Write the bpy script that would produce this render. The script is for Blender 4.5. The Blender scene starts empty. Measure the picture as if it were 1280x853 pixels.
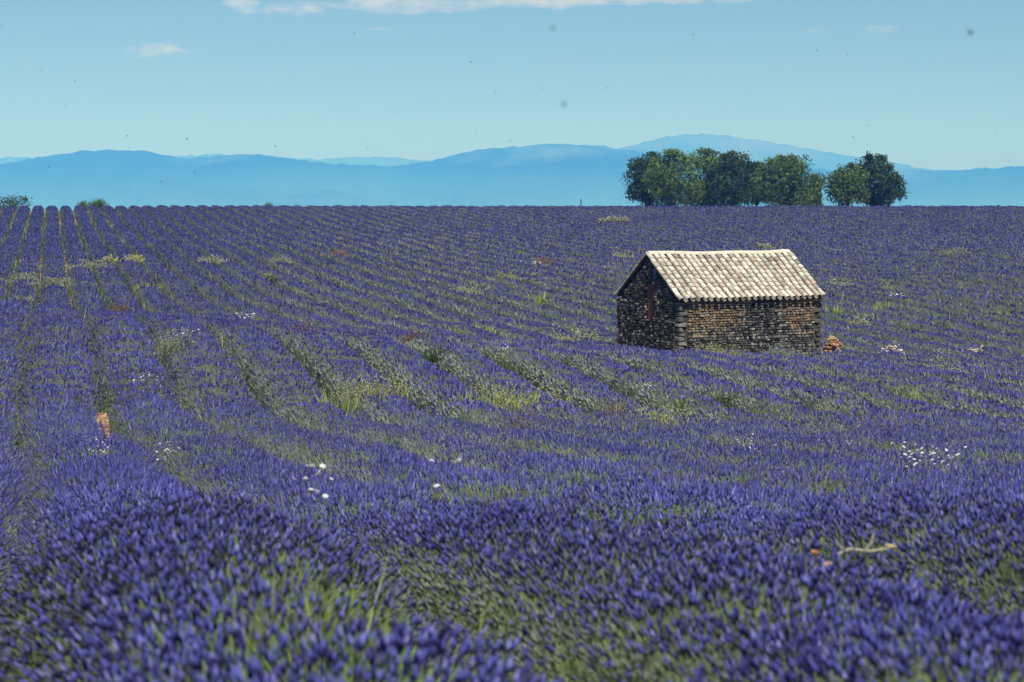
import bpy, math, random
import numpy as np
from mathutils import Vector, Matrix

sc = bpy.context.scene
C = sc.collection
R = math.radians
random.seed(7)
rng = np.random.default_rng(11)

# ------------------------------------------------------------------ camera, sky, sun, exposure
EYE = 1.95                                   # eye height above the soil at the photographer's feet
FPX, HOR = 3000.0, 250.0                     # focal length in photograph pixels, row of the true horizon
cam = bpy.data.cameras.new('camera')
cam.sensor_width = 36.0
cam.lens = FPX / 1280.0 * 36.0
cam.clip_start, cam.clip_end = 0.3, 60000.0
cam.dof.use_dof = True
cam.dof.focus_distance = 62.0
cam.dof.aperture_fstop = 5.4
PITCH = math.atan((426.5 - HOR) / FPX)
co = bpy.data.objects.new('camera', cam)
co.location = (0, 0, EYE)
co.rotation_euler = (math.pi / 2 - PITCH, 0, 0)
C.objects.link(co)
sc.camera = co

SUN_EL, SUN_AZ = 58.0, 160.0                 # azimuth clockwise from +Y (the view direction)
w = bpy.data.worlds.new('World'); sc.world = w; w.use_nodes = True
nt = w.node_tree; nt.nodes.clear()
sky = nt.nodes.new('ShaderNodeTexSky'); sky.sky_type = 'NISHITA'; sky.sun_disc = False
sky.sun_elevation = R(SUN_EL); sky.sun_rotation = R(SUN_AZ); sky.altitude = 600
sky.air_density = 1.0; sky.dust_density = 0.6; sky.ozone_density = 1.6
tint = nt.nodes.new('ShaderNodeMix'); tint.data_type = 'RGBA'; tint.blend_type = 'MULTIPLY'
tint.inputs[0].default_value = 1.0
tint.inputs[7].default_value = (0.57, 0.73, 0.83, 1)
tc = nt.nodes.new('ShaderNodeTexCoord')
mp = nt.nodes.new('ShaderNodeMapping'); mp.inputs['Scale'].default_value = (16, 16, 80)
mp.inputs['Location'].default_value = (3.1, 0.4, 1.5)
nz = nt.nodes.new('ShaderNodeTexNoise'); nz.inputs['Scale'].default_value = 1.0
nz.inputs['Detail'].default_value = 7; nz.inputs['Roughness'].default_value = 0.62
rp = nt.nodes.new('ShaderNodeValToRGB'); rp.color_ramp.elements[0].position = 0.56; rp.color_ramp.elements[1].position = 0.76
sep = nt.nodes.new('ShaderNodeSeparateXYZ')
mr = nt.nodes.new('ShaderNodeMapRange'); mr.inputs[1].default_value = 0.088; mr.inputs[2].default_value = 0.13
mr.inputs[3].default_value = 0.0; mr.inputs[4].default_value = 0.5
mm = nt.nodes.new('ShaderNodeMath'); mm.operation = 'MULTIPLY'
cl = nt.nodes.new('ShaderNodeMix'); cl.data_type = 'RGBA'
cl.inputs[7].default_value = (10.5, 10.0, 9.0, 1)     # thin high cloud, white
bg = nt.nodes.new('ShaderNodeBackground'); bg.inputs[1].default_value = 0.078
wo = nt.nodes.new('ShaderNodeOutputWorld')
L = nt.links.new
L(tc.outputs['Generated'], mp.inputs[0]); L(mp.outputs[0], nz.inputs['Vector']); L(nz.outputs[0], rp.inputs[0])
L(tc.outputs['Generated'], sep.inputs[0]); L(sep.outputs[2], mr.inputs[0])
L(rp.outputs[0], mm.inputs[0]); L(mr.outputs[0], mm.inputs[1])
def wmath(op, a, b=None, c=None):
    n = nt.nodes.new('ShaderNodeMath'); n.operation = op
    for k, v in enumerate((a, b, c)):
        if v is None: continue
        if hasattr(v, 'is_linked'): L(v, n.inputs[k])
        else: n.inputs[k].default_value = v
    return n.outputs[0]
waz = wmath('DIVIDE', sep.outputs[0], sep.outputs[1]); wel = wmath('DIVIDE', sep.outputs[2], sep.outputs[1])
total = None                                   # thin clouds low over the hills: bearing, height, half width, half height, strength
for (cx, cy, sx, sy, st_) in [(302, 8, 34, 16, 1), (385, 12, 80, 14, .8), (485, 5, 90, 20, 1), (575, 4, 90, 18, .9), (690, 1, 190, 17, 1), (860, -3, 130, 15, .9), (195, 66, 62, 14, .8), (470, 38, 50, 4, .4), (1015, 40, 50, 8, .4), (1095, 38, 60, 8, .45), (965, 15, 40, 10, .4), (1190, -2, 110, 8, .9)]:
    p_ = wmath('POWER', wmath('ABSOLUTE', wmath('MULTIPLY_ADD', waz, 3000.0 / sx, -(cx - 640) / sx)), 2.0)
    q_ = wmath('POWER', wmath('ABSOLUTE', wmath('MULTIPLY_ADD', wel, 3000.0 / sy, -(250.0 - cy) / sy)), 2.0)
    v_ = wmath('MULTIPLY', wmath('SUBTRACT', 1.0, wmath('MINIMUM', wmath('ADD', p_, q_), 1.0)), st_)
    total = v_ if total is None else wmath('MAXIMUM', total, v_)
mr3 = nt.nodes.new('ShaderNodeMapRange'); nz2 = nt.nodes.new('ShaderNodeTexNoise'); nz2.inputs['Scale'].default_value = 1.0; nz2.inputs['Detail'].default_value = 8; nz2.inputs['Roughness'].default_value = 0.66
mp2 = nt.nodes.new('ShaderNodeMapping'); mp2.inputs['Scale'].default_value = (70, 70, 210); L(tc.outputs['Generated'], mp2.inputs[0]); L(mp2.outputs[0], nz2.inputs['Vector'])
mr3.inputs[1].default_value = 0.40; mr3.inputs[2].default_value = 1.25
L(wmath('MULTIPLY_ADD', nz2.outputs[0], 2.6, wmath('MULTIPLY_ADD', total, 1.0, -1.3)), mr3.inputs[0])
front = wmath('GREATER_THAN', sep.outputs[1], 0.0)
near_cloud = wmath('MULTIPLY', wmath('MULTIPLY', wmath('MINIMUM', wmath('MULTIPLY', total, 3.0), 1.0), mr3.outputs[0]), wmath('MULTIPLY', front, 0.55))
L(sky.outputs[0], tint.inputs[6]); L(tint.outputs[2], cl.inputs[6]); L(wmath('MAXIMUM', mm.outputs[0], near_cloud), cl.inputs[0])
L(cl.outputs[2], bg.inputs[0]); L(bg.outputs[0], wo.inputs[0])

sl = bpy.data.lights.new('sun', 'SUN'); sl.energy = 4.8; sl.angle = R(0.55); sl.color = (1.0, 0.97, 0.92)
so = bpy.data.objects.new('sun', sl); C.objects.link(so)
sd = Vector((math.sin(R(SUN_AZ)) * math.cos(R(SUN_EL)), math.cos(R(SUN_AZ)) * math.cos(R(SUN_EL)), math.sin(R(SUN_EL))))
so.rotation_euler = sd.to_track_quat('Z', 'Y').to_euler()
so.location = (30, 0, 60)

sc.view_settings.view_transform = 'Standard'; sc.view_settings.look = 'None'
sc.view_settings.exposure = 0.20; sc.view_settings.gamma = 1.0
sc.cycles.max_bounces = 5; sc.cycles.diffuse_bounces = 3; sc.cycles.glossy_bounces = 2
sc.cycles.transmission_bounces = 2; sc.cycles.volume_bounces = 4; sc.cycles.transparent_max_bounces = 6
sc.cycles.use_denoising = True
sc.cycles.sample_clamp_indirect = 6.0

# ------------------------------------------------------------------ helpers
def h3(ix, iy, iz, seed=0):
    n = (ix.astype(np.int64) * 374761393 + iy.astype(np.int64) * 668265263 + iz.astype(np.int64) * 2147483647 + seed * 1274126177) & 0xffffffff
    n = ((n ^ (n >> 13)) * 1274126177) & 0xffffffff
    n = n ^ (n >> 16)
    return (n & 0xffffff) / float(0xffffff)

def noise(x, y, z=None, seed=0):
    """smooth value noise in 0..1"""
    x = np.asarray(x, float); y = np.asarray(y, float)
    z = np.zeros_like(x) if z is None else np.asarray(z, float) + 0 * x
    ix, iy, iz = np.floor(x), np.floor(y), np.floor(z)
    fx, fy, fz = x - ix, y - iy, z - iz
    fx, fy, fz = (f * f * (3 - 2 * f) for f in (fx, fy, fz))
    out = 0
    for a in (0, 1):
        for b in (0, 1):
            for c in (0, 1):
                wgt = (fx if a else 1 - fx) * (fy if b else 1 - fy) * (fz if c else 1 - fz)
                out = out + wgt * h3(ix + a, iy + b, iz + c, seed)
    return out

def fbm(x, y, z=None, seed=0, oct=4):
    s, a, t = 0, 0.5, 0
    for k in range(oct):
        f = 2.0 ** k
        s = s + a * noise(np.asarray(x) * f, np.asarray(y) * f, None if z is None else np.asarray(z) * f, seed + k)
        t += a; a *= 0.5
    return s / t

def tag(o, label=None, cat=None, group=None, kind=None):
    if label: o['label'] = label
    if cat: o['category'] = cat
    if group: o['group'] = group
    if kind: o['kind'] = kind
    return o

def empty(name, loc=(0, 0, 0), rz=0.0):
    o = bpy.data.objects.new(name, None); C.objects.link(o)
    o.location = loc; o.rotation_euler = (0, 0, rz); o.empty_display_size = 0.2
    return o

def np_mesh(name, V, F, mats, midx=None, col=None, smooth=False):
    """V n x 3, F m x k faces (k = 3 or 4), per-face material index, per-face colour (stored on corners)"""
    me = bpy.data.meshes.new(name)
    V = np.asarray(V, np.float32); F = np.asarray(F, np.int32)
    m, k = F.shape
    me.vertices.add(len(V)); me.vertices.foreach_set('co', V.ravel())
    me.loops.add(m * k); me.loops.foreach_set('vertex_index', F.ravel())
    me.polygons.add(m); me.polygons.foreach_set('loop_start', np.arange(0, m * k, k, dtype=np.int32))
    for x in mats: me.materials.append(x)
    if midx is not None: me.polygons.foreach_set('material_index', np.asarray(midx, np.int32))
    if smooth: me.polygons.foreach_set('use_smooth', np.ones(m, bool))
    me.update(calc_edges=True)
    if col is not None:
        at = me.attributes.new('tone', 'FLOAT_COLOR', 'CORNER')
        cc = np.ones((m, k, 4), np.float32); cc[:, :, :3] = np.asarray(col, np.float32)[:, None, :]
        at.data.foreach_set('color', cc.ravel())
    return me

def link(name, me, parent=None, loc=None):
    o = bpy.data.objects.new(name, me); C.objects.link(o)
    if parent: o.parent = parent
    if loc is not None: o.location = loc
    return o

class MB:
    """collects quads/tris with colours into one mesh"""
    def __init__(s): s.v, s.f, s.c, s.m = [], [], [], []
    def add(s, verts, faces, col=(1, 1, 1), mi=0):
        b = len(s.v); s.v += [tuple(p) for p in verts]
        for f in faces:
            s.f.append(tuple(i + b for i in f)); s.c.append(col); s.m.append(mi)
    def tube(s, pts, rad, n=6, col=(1, 1, 1), mi=0, cap=True):
        pts = [Vector(p) for p in pts]; rings = []
        for i, p in enumerate(pts):
            d = (pts[min(i + 1, len(pts) - 1)] - pts[max(i - 1, 0)]).normalized()
            a = d.orthogonal().normalized(); b = d.cross(a)
            rings.append([p + (a * math.cos(6.2832 * k / n) + b * math.sin(6.2832 * k / n)) * rad[i] for k in range(n)])
        vs = [q for r in rings for q in r]
        fs = [(i * n + k, i * n + (k + 1) % n, (i + 1) * n + (k + 1) % n, (i + 1) * n + k) for i in range(len(pts) - 1) for k in range(n)]
        if cap: fs += [tuple(reversed(range(n))), tuple((len(pts) - 1) * n + k for k in range(n))]
        s.add(vs, fs, col, mi)
    def box(s, c, d, rz=0, col=(1, 1, 1), mi=0, jit=0, rnd=random):
        vs = []
        for z in (-1, 1):
            for x, y in ((-1, -1), (1, -1), (1, 1), (-1, 1)):
                p = Vector((x * d[0] / 2, y * d[1] / 2, z * d[2] / 2))
                if jit: p += Vector((rnd.uniform(-jit, jit), rnd.uniform(-jit, jit), rnd.uniform(-jit, jit)))
                p = Matrix.Rotation(rz, 3, 'Z') @ p
                vs.append(Vector(c) + p)
        s.add(vs, [(3, 2, 1, 0), (4, 5, 6, 7), (0, 1, 5, 4), (1, 2, 6, 5), (2, 3, 7, 6), (3, 0, 4, 7)], col, mi)
    def mesh(s, name, mats, smooth=False):
        me = bpy.data.meshes.new(name); me.from_pydata(s.v, [], s.f)
        for m in mats: me.materials.append(m)
        me.polygons.foreach_set('material_index', s.m)
        if smooth: me.polygons.foreach_set('use_smooth', [True] * len(s.f))
        at = me.attributes.new('tone', 'FLOAT_COLOR', 'CORNER')
        cc = []
        for f, c in zip(s.f, s.c): cc += [c[0], c[1], c[2], 1.0] * len(f)
        at.data.foreach_set('color', cc)
        me.update()
        return me
    def build(s, name, mats, parent=None, loc=None, smooth=False):
        return link(name, s.mesh(name, mats, smooth), parent, loc)

# ------------------------------------------------------------------ materials
def mat(name, rough=0.85, spec=0.2):
    m = bpy.data.materials.new(name); m.use_nodes = True
    b = m.node_tree.nodes['Principled BSDF']
    b.inputs['Roughness'].default_value = rough
    b.inputs['Specular IOR Level'].default_value = spec
    return m, m.node_tree, b

def nnode(t, typ, **kw):
    n = t.nodes.new(typ)
    for k, v in kw.items(): setattr(n, k, v)
    return n

def tone_mat(name, base=None, rough=0.85, spec=0.15, var=0.35, scale=9.0, source='tone', bump=0.0, trans=0.0):
    """colour = stored tone (or the object's own colour) times a noise mottle"""
    m, t, b = mat(name, rough, spec)
    if source == 'tone':
        a = nnode(t, 'ShaderNodeAttribute', attribute_name='tone'); src = a.outputs['Color']
    elif source == 'object':
        a = nnode(t, 'ShaderNodeObjectInfo'); src = a.outputs['Color']
    else:
        a = nnode(t, 'ShaderNodeRGB'); a.outputs[0].default_value = (*base, 1); src = a.outputs[0]
    g = nnode(t, 'ShaderNodeTexCoord'); n = nnode(t, 'ShaderNodeTexNoise')
    n.inputs['Scale'].default_value = scale; n.inputs['Detail'].default_value = 5; n.inputs['Roughness'].default_value = 0.65
    t.links.new(g.outputs['Object'], n.inputs['Vector'])
    r = nnode(t, 'ShaderNodeMapRange'); r.inputs[1].default_value = 0.3; r.inputs[2].default_value = 0.7
    r.inputs[3].default_value = 1 - var; r.inputs[4].default_value = 1 + var
    t.links.new(n.outputs[0], r.inputs[0])
    mx = nnode(t, 'ShaderNodeVectorMath', operation='SCALE')
    t.links.new(src, mx.inputs[0]); t.links.new(r.outputs[0], mx.inputs['Scale'])
    t.links.new(mx.outputs[0], b.inputs['Base Color'])
    if bump:
        bp = nnode(t, 'ShaderNodeBump'); bp.inputs['Strength'].default_value = bump; bp.inputs['Distance'].default_value = 0.02
        t.links.new(n.outputs[0], bp.inputs['Height']); t.links.new(bp.outputs[0], b.inputs['Normal'])
    if trans:
        tr = nnode(t, 'ShaderNodeBsdfTranslucent'); ms = nnode(t, 'ShaderNodeMixShader'); ms.inputs[0].default_value = trans
        t.links.new(mx.outputs[0], tr.inputs[0]); out = t.nodes['Material Output']
        t.links.new(b.outputs[0], ms.inputs[1]); t.links.new(tr.outputs[0], ms.inputs[2]); t.links.new(ms.outputs[0], out.inputs[0])
    return m

M_SPIKE = tone_mat('lavender_flowers', var=0.0, rough=0.9, spec=0.05)
M_LEAF = tone_mat('tree_leaves', var=0.0, rough=0.6, spec=0.25, trans=0.25)
M_WEED = tone_mat('weed_blades', var=0.0, rough=0.75, spec=0.15, trans=0.2)
M_BARK = tone_mat('bark', base=(0.10, 0.085, 0.07), source='rgb', var=0.4, scale=6, bump=0.5)
M_STONE = tone_mat('wall_stone', source='object', var=0.35, scale=14, bump=0.6)
M_STONE_T = tone_mat('wall_rubble', source='tone', var=0.35, scale=14, bump=0.6)
M_MORTAR = tone_mat('old_mortar', base=(0.075, 0.066, 0.052), source='rgb', var=0.5, scale=8, bump=0.5)
M_TILE = tone_mat('clay_tile', source='object', var=0.28, scale=11, bump=0.4)
M_TILE_T = tone_mat('clay_tile_rows', source='tone', var=0.28, scale=11, bump=0.4)
M_WOOD = tone_mat('weathered_wood', source='tone', var=0.35, scale=18, bump=0.4)
M_INSECT = tone_mat('insect_body', base=(0.02, 0.018, 0.015), source='rgb', var=0.2, rough=0.5)
M_PETAL = tone_mat('white_petals', source='tone', var=0.05, rough=0.7, trans=0.2)

def foliage_material():
    """grey-green leaves and stems of the lavender bushes; 'tone' red carries how far the single heads are past telling apart"""
    m, t, b = mat('lavender_foliage', 0.9, 0.08)
    g = nnode(t, 'ShaderNodeTexCoord'); geo = nnode(t, 'ShaderNodeNewGeometry')
    mp1 = nnode(t, 'ShaderNodeMapping'); mp1.inputs['Scale'].default_value = (1, 1, 0.45)
    t.links.new(geo.outputs['Position'], mp1.inputs[0])
    n1 = nnode(t, 'ShaderNodeTexNoise'); n1.inputs['Scale'].default_value = 22; n1.inputs['Detail'].default_value = 4
    n2 = nnode(t, 'ShaderNodeTexNoise'); n2.inputs['Scale'].default_value = 0.7; n2.inputs['Detail'].default_value = 5
    t.links.new(mp1.outputs[0], n1.inputs['Vector']); t.links.new(geo.outputs['Position'], n2.inputs['Vector'])
    r1 = nnode(t, 'ShaderNodeValToRGB')
    e = r1.color_ramp.elements
    e[0].position = 0.34; e[0].color = (0.026, 0.033, 0.026, 1)
    e[1].position = 0.70; e[1].color = (0.170, 0.200, 0.125, 1)
    x = r1.color_ramp.elements.new(0.5); x.color = (0.085, 0.102, 0.070, 1)
    t.links.new(n1.outputs[0], r1.inputs[0])
    n3 = nnode(t, 'ShaderNodeTexNoise'); n3.inputs['Scale'].default_value = 5.0; n3.inputs['Detail'].default_value = 6; n3.inputs['Roughness'].default_value = 0.75
    t.links.new(geo.outputs['Position'], n3.inputs['Vector'])
    r3 = nnode(t, 'ShaderNodeValToRGB'); e = r3.color_ramp.elements
    e[0].position = 0.36; e[0].color = (0.022, 0.024, 0.060, 1)
    e[1].position = 0.66; e[1].color = (0.048, 0.050, 0.140, 1)
    t.links.new(n3.outputs[0], r3.inputs[0])
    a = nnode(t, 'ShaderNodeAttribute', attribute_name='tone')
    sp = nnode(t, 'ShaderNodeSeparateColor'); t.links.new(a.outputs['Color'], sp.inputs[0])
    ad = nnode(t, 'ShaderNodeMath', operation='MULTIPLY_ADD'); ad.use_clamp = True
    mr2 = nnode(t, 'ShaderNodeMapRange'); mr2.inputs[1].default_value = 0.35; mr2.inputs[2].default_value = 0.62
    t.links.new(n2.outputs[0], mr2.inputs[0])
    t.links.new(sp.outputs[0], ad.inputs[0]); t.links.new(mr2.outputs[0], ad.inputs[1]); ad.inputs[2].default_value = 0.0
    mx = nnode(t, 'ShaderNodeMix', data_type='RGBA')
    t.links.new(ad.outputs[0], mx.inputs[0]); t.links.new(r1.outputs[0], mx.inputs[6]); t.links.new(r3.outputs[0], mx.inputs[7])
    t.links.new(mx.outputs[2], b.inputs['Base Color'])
    bp = nnode(t, 'ShaderNodeBump'); bp.inputs['Strength'].default_value = 0.8; bp.inputs['Distance'].default_value = 0.05
    t.links.new(n1.outputs[0], bp.inputs['Height']); t.links.new(bp.outputs[0], b.inputs['Normal'])
    return m
M_FOL = foliage_material()

def ground_material():
    m, t, b = mat('stony_soil', 0.95, 0.1)
    geo = nnode(t, 'ShaderNodeNewGeometry')
    n1 = nnode(t, 'ShaderNodeTexNoise'); n1.inputs['Scale'].default_value = 9; n1.inputs['Detail'].default_value = 6; n1.inputs['Roughness'].default_value = 0.7
    v = nnode(t, 'ShaderNodeTexVoronoi'); v.inputs['Scale'].default_value = 13
    n2 = nnode(t, 'ShaderNodeTexNoise'); n2.inputs['Scale'].default_value = 0.006; n2.inputs['Detail'].default_value = 6
    for n in (n1, v, n2): t.links.new(geo.outputs['Position'], n.inputs['Vector'])
    r1 = nnode(t, 'ShaderNodeValToRGB'); e = r1.color_ramp.elements
    e[0].position = 0.3; e[0].color = (0.20, 0.115, 0.060, 1)
    e[1].position = 0.7; e[1].color = (0.48, 0.33, 0.20, 1)
    t.links.new(n1.outputs[0], r1.inputs[0])
    r2 = nnode(t, 'ShaderNodeValToRGB'); e = r2.color_ramp.elements           # farmland beyond the crest
    e[0].position = 0.40; e[0].color = (0.050, 0.075, 0.030, 1)
    e[1].position = 0.62; e[1].color = (0.24, 0.20, 0.11, 1)
    t.links.new(n2.outputs[0], r2.inputs[0])
    sp = nnode(t, 'ShaderNodeSeparateXYZ'); t.links.new(geo.outputs['Position'], sp.inputs[0])
    mr2 = nnode(t, 'ShaderNodeMapRange'); mr2.inputs[1].default_value = 420; mr2.inputs[2].default_value = 600
    t.links.new(sp.outputs[1], mr2.inputs[0])
    mx = nnode(t, 'ShaderNodeMix', data_type='RGBA')
    t.links.new(mr2.outputs[0], mx.inputs[0]); t.links.new(r1.outputs[0], mx.inputs[6]); t.links.new(r2.outputs[0], mx.inputs[7])
    t.links.new(mx.outputs[2], b.inputs['Base Color'])
    bp = nnode(t, 'ShaderNodeBump'); bp.inputs['Strength'].default_value = 0.7; bp.inputs['Distance'].default_value = 0.04
    t.links.new(v.outputs['Distance'], bp.inputs['Height']); t.links.new(bp.outputs[0], b.inputs['Normal'])
    return m
M_SOIL = ground_material()

def hill_material(name, wood, bare, s, lo, hi):
    m, t, b = mat(name, 0.95, 0.05)
    geo = nnode(t, 'ShaderNodeNewGeometry')
    mp1 = nnode(t, 'ShaderNodeMapping'); mp1.inputs['Scale'].default_value = (1, 0.35, 3.0)
    n = nnode(t, 'ShaderNodeTexNoise'); n.inputs['Scale'].default_value = s; n.inputs['Detail'].default_value = 8; n.inputs['Roughness'].default_value = 0.6
    t.links.new(geo.outputs['Position'], mp1.inputs[0]); t.links.new(mp1.outputs[0], n.inputs['Vector'])
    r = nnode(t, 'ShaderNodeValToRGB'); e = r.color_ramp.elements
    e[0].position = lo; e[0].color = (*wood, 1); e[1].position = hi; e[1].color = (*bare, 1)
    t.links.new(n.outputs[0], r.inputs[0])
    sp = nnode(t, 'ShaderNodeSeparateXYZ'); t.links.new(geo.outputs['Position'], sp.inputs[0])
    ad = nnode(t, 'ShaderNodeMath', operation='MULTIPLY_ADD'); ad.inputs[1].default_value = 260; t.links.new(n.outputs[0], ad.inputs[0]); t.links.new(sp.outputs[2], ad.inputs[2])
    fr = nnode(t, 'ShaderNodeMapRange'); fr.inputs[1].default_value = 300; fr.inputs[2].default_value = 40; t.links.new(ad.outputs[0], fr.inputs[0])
    mx = nnode(t, 'ShaderNodeMix', data_type='RGBA'); mx.inputs[7].default_value = (0.10, 0.23, 0.24, 1)      # low slopes: pale farmland, with thicker valley haze put into the colour
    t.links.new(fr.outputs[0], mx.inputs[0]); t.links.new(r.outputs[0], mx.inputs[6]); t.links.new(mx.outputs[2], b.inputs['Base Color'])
    return m

# ------------------------------------------------------------------ terrain
TD = [-60, 0, 5, 7, 9.6, 13, 18, 23, 28, 38, 46, 53, 58, 63.5, 69, 75, 82, 92, 110, 135, 154, 178, 200, 232, 262, 281, 300, 312, 325, 345, 380, 450, 560, 760, 1200, 30000]
TB = [1.4, 1.95, 2.02, 2.08, 2.25, 2.62, 3.12, 3.57, 3.97, 4.6, 4.98, 5.02, 4.72, 4.36, 4.12, 4.12, 4.45, 5.1, 5.85, 5.88, 5.5, 5.05, 4.62, 4.0, 3.3, 2.62, 1.98, 1.63, 1.5, 1.9, 3.6, 12, 28, 60, 90, 90]
TD, TB = np.array(TD, float), np.array(TB, float)
_sl = np.empty_like(TB)
_d = np.diff(TB) / np.diff(TD)
_sl[1:-1] = np.where(_d[1:] * _d[:-1] > 0, 2 * _d[1:] * _d[:-1] / (_d[1:] + _d[:-1] + 1e-12), 0); _sl[0], _sl[-1] = _d[0], _d[-1]

def ground_z(x, y):
    x = np.asarray(x, float); y = np.asarray(y, float)
    i = np.clip(np.searchsorted(TD, y) - 1, 0, len(TD) - 2)
    hh = TD[i + 1] - TD[i]; s = np.clip((y - TD[i]) / hh, 0, 1)
    b = (2 * s**3 - 3 * s**2 + 1) * TB[i] + (s**3 - 2 * s**2 + s) * hh * _sl[i] + (-2 * s**3 + 3 * s**2) * TB[i + 1] + (s**3 - s**2) * hh * _sl[i + 1]
    cross = np.clip(x + 14, -12, 40) * 0.070 * np.exp(-((y - 78) / 22.0) ** 2)
    lump = (fbm(x * 0.05 + 5, y * 0.035 + 9, seed=3, oct=3) - 0.5) * 0.7 * np.clip((y - 16) / 40, 0, 1) * np.clip((600 - y) / 200, 0, 1) * np.where(y > 200, np.clip(1 - (y - 200) / 90, 0.12, 1), 1)
    return EYE - b - cross + lump

def place(px, py, hoff=0.0):
    """the point of the field (raised by hoff) that the photograph shows at this pixel"""
    dz = math.tan(math.atan((426.5 - py) / FPX) - PITCH)
    D = np.arange(4.0, 330.0, 0.05)
    X = (px - 640) / FPX * D
    g = ground_z(X, D)
    k = np.argmax(EYE + dz * D < g + hoff)
    return float(X[k]), float(D[k]), float(g[k])

def build_ground():
    ys = np.concatenate([np.arange(-40, 20, 1.0), np.arange(20, 110, 1.6), np.arange(110, 350, 4), np.geomspace(350, 20400, 40)])
    xs = np.concatenate([-np.geomspace(60, 13000, 24)[::-1], np.arange(-58, 84, 2.0), np.geomspace(84, 13000, 24)])
    X, Y = np.meshgrid(xs, ys); Z = ground_z(X, Y)
    V = np.stack([X, Y, Z], -1).reshape(-1, 3); nx, ny = len(xs), len(ys)
    i = (np.arange(ny - 1)[:, None] * nx + np.arange(nx - 1)[None]).ravel()
    F = np.stack([i, i + 1, i + nx + 1, i + nx], -1)
    tag(link('ground', np_mesh('ground', V, F, [M_SOIL], smooth=True)), kind='structure')
build_ground()

# ------------------------------------------------------------------ far hills
def hill(name, prof, R0, R1, foot_y, mtl, seed, rough, back=1.25):
    """prof: (photograph x, y) of the skyline, standing R1 metres away; the slope starts R0 metres away"""
    px = np.array([p[0] for p in prof], float); py = np.array([p[1] for p in prof], float)
    xs = np.arange(-420, 1700, 6.0)
    sk = np.interp(xs, px, py)
    k = np.ones(9) / 9; sk = np.convolve(np.pad(sk, 4, 'edge'), k, 'valid')
    az = (xs - 640) / FPX
    vs = np.concatenate([np.linspace(0, 1, 46), [1.05, 1.12, back]])
    A, T = np.meshgrid(az, vs)
    S = np.broadcast_to(sk, T.shape)
    Rr = R0 + (R1 - R0) * T
    X, Y = A * Rr, Rr
    top = (HOR - S) / FPX * R1
    zf = EYE - 92.0
    base = np.clip(T, 0, 1)
    prof_h = base ** 1.35
    fold = (fbm(A * 26 + seed, T * 3.2 + seed, seed=seed, oct=5) - 0.5)
    Z = zf + (top + EYE - zf) * prof_h + fold * rough * (R1 - R0) * 0.06 * np.sin(np.pi * np.clip(T, 0, 1)) \
        + (fbm(A * 420, T * 3, seed=seed + 9, oct=3) - 0.5) * 0.0016 * R1 * base
    Z = np.where(T > 1, zf + (top + EYE - zf) * (1 - (T - 1) / (back - 1) * 0.9), Z)
    V = np.stack([X, Y, Z], -1).reshape(-1, 3); nx, ny = len(xs), len(vs)
    i = (np.arange(ny - 1)[:, None] * nx + np.arange(nx - 1)[None]).ravel()
    F = np.stack([i, i + 1, i + nx + 1, i + nx], -1)
    return tag(link(name, np_mesh(name, V, F, [mtl], smooth=True)), kind='structure')

near_prof = [(-420, 215), (-150, 212), (0, 207), (40, 198), (90, 191), (130, 187.5), (182, 188), (200, 191), (214, 198), (250, 198), (285, 194), (315, 191), (350, 197), (400, 204), (450, 208), (505, 207), (550, 199), (600, 187), (650, 182), (730, 181), (770, 185), (800, 190), (850, 196), (900, 203), (1000, 211), (1100, 213), (1170, 212.5), (1205, 214), (1240, 210), (1280, 208), (1400, 200), (1700, 205)]
back_prof = [(-420, 190), (-100, 196), (0, 197), (30, 197), (120, 203), (200, 196), (300, 193), (345, 196), (400, 200), (430, 196.5), (480, 197), (540, 201), (620, 210), (700, 212), (1700, 215)]
mount_prof = [(-420, 230), (600, 225), (700, 205), (760, 190), (785, 184), (820, 173), (860, 167.5), (900, 169), (950, 176), (1000, 185), (1050, 194), (1100, 201), (1135, 208), (1160, 212), (1280, 222), (1700, 230)]
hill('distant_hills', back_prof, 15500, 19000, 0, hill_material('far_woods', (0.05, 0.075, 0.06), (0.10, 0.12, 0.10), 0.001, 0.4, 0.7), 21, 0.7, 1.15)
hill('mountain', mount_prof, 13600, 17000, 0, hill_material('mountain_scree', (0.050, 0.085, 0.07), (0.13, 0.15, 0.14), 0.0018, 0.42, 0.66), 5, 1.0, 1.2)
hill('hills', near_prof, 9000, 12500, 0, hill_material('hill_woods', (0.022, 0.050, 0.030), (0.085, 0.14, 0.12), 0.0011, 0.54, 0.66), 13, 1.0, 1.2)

# ------------------------------------------------------------------ stone hut
PHI = R(30)
HX, HY = 84 * 210 / 3000.0, 84.0
HL, HW = 6.2, 4.1
EX = Vector((math.cos(PHI), math.sin(PHI), 0)); EY = Vector((-math.sin(PHI), math.cos(PHI), 0))
H_EAVE = EYE - 3.56; H_RIDGE = EYE - 2.02
H_BASE = -4.7
def hut_local(x, y):
    d = np.stack([np.asarray(x) - HX, np.asarray(y) - HY])
    return d[0] * EX.x + d[1] * EX.y, d[0] * EY.x + d[1] * EY.y

def rock_mesh(name, rnd, mtl, n_bevel=0.22):
    """a unit stone about the origin: a box with worn corners, 8 + 6 corner points -> 12-40 faces"""
    import bmesh
    bm = bmesh.new(); bmesh.ops.create_cube(bm, size=1.0)
    for v in bm.verts: v.co += Vector((rnd.uniform(-.12, .12), rnd.uniform(-.06, .06), rnd.uniform(-.12, .12)))
    bmesh.ops.bevel(bm, geom=[e for e in bm.edges], offset=0.13, segments=1, affect='EDGES')
    me = bpy.data.meshes.new(name); bm.to_mesh(me); bm.free()
    me.materials.append(mtl)
    return me

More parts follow.
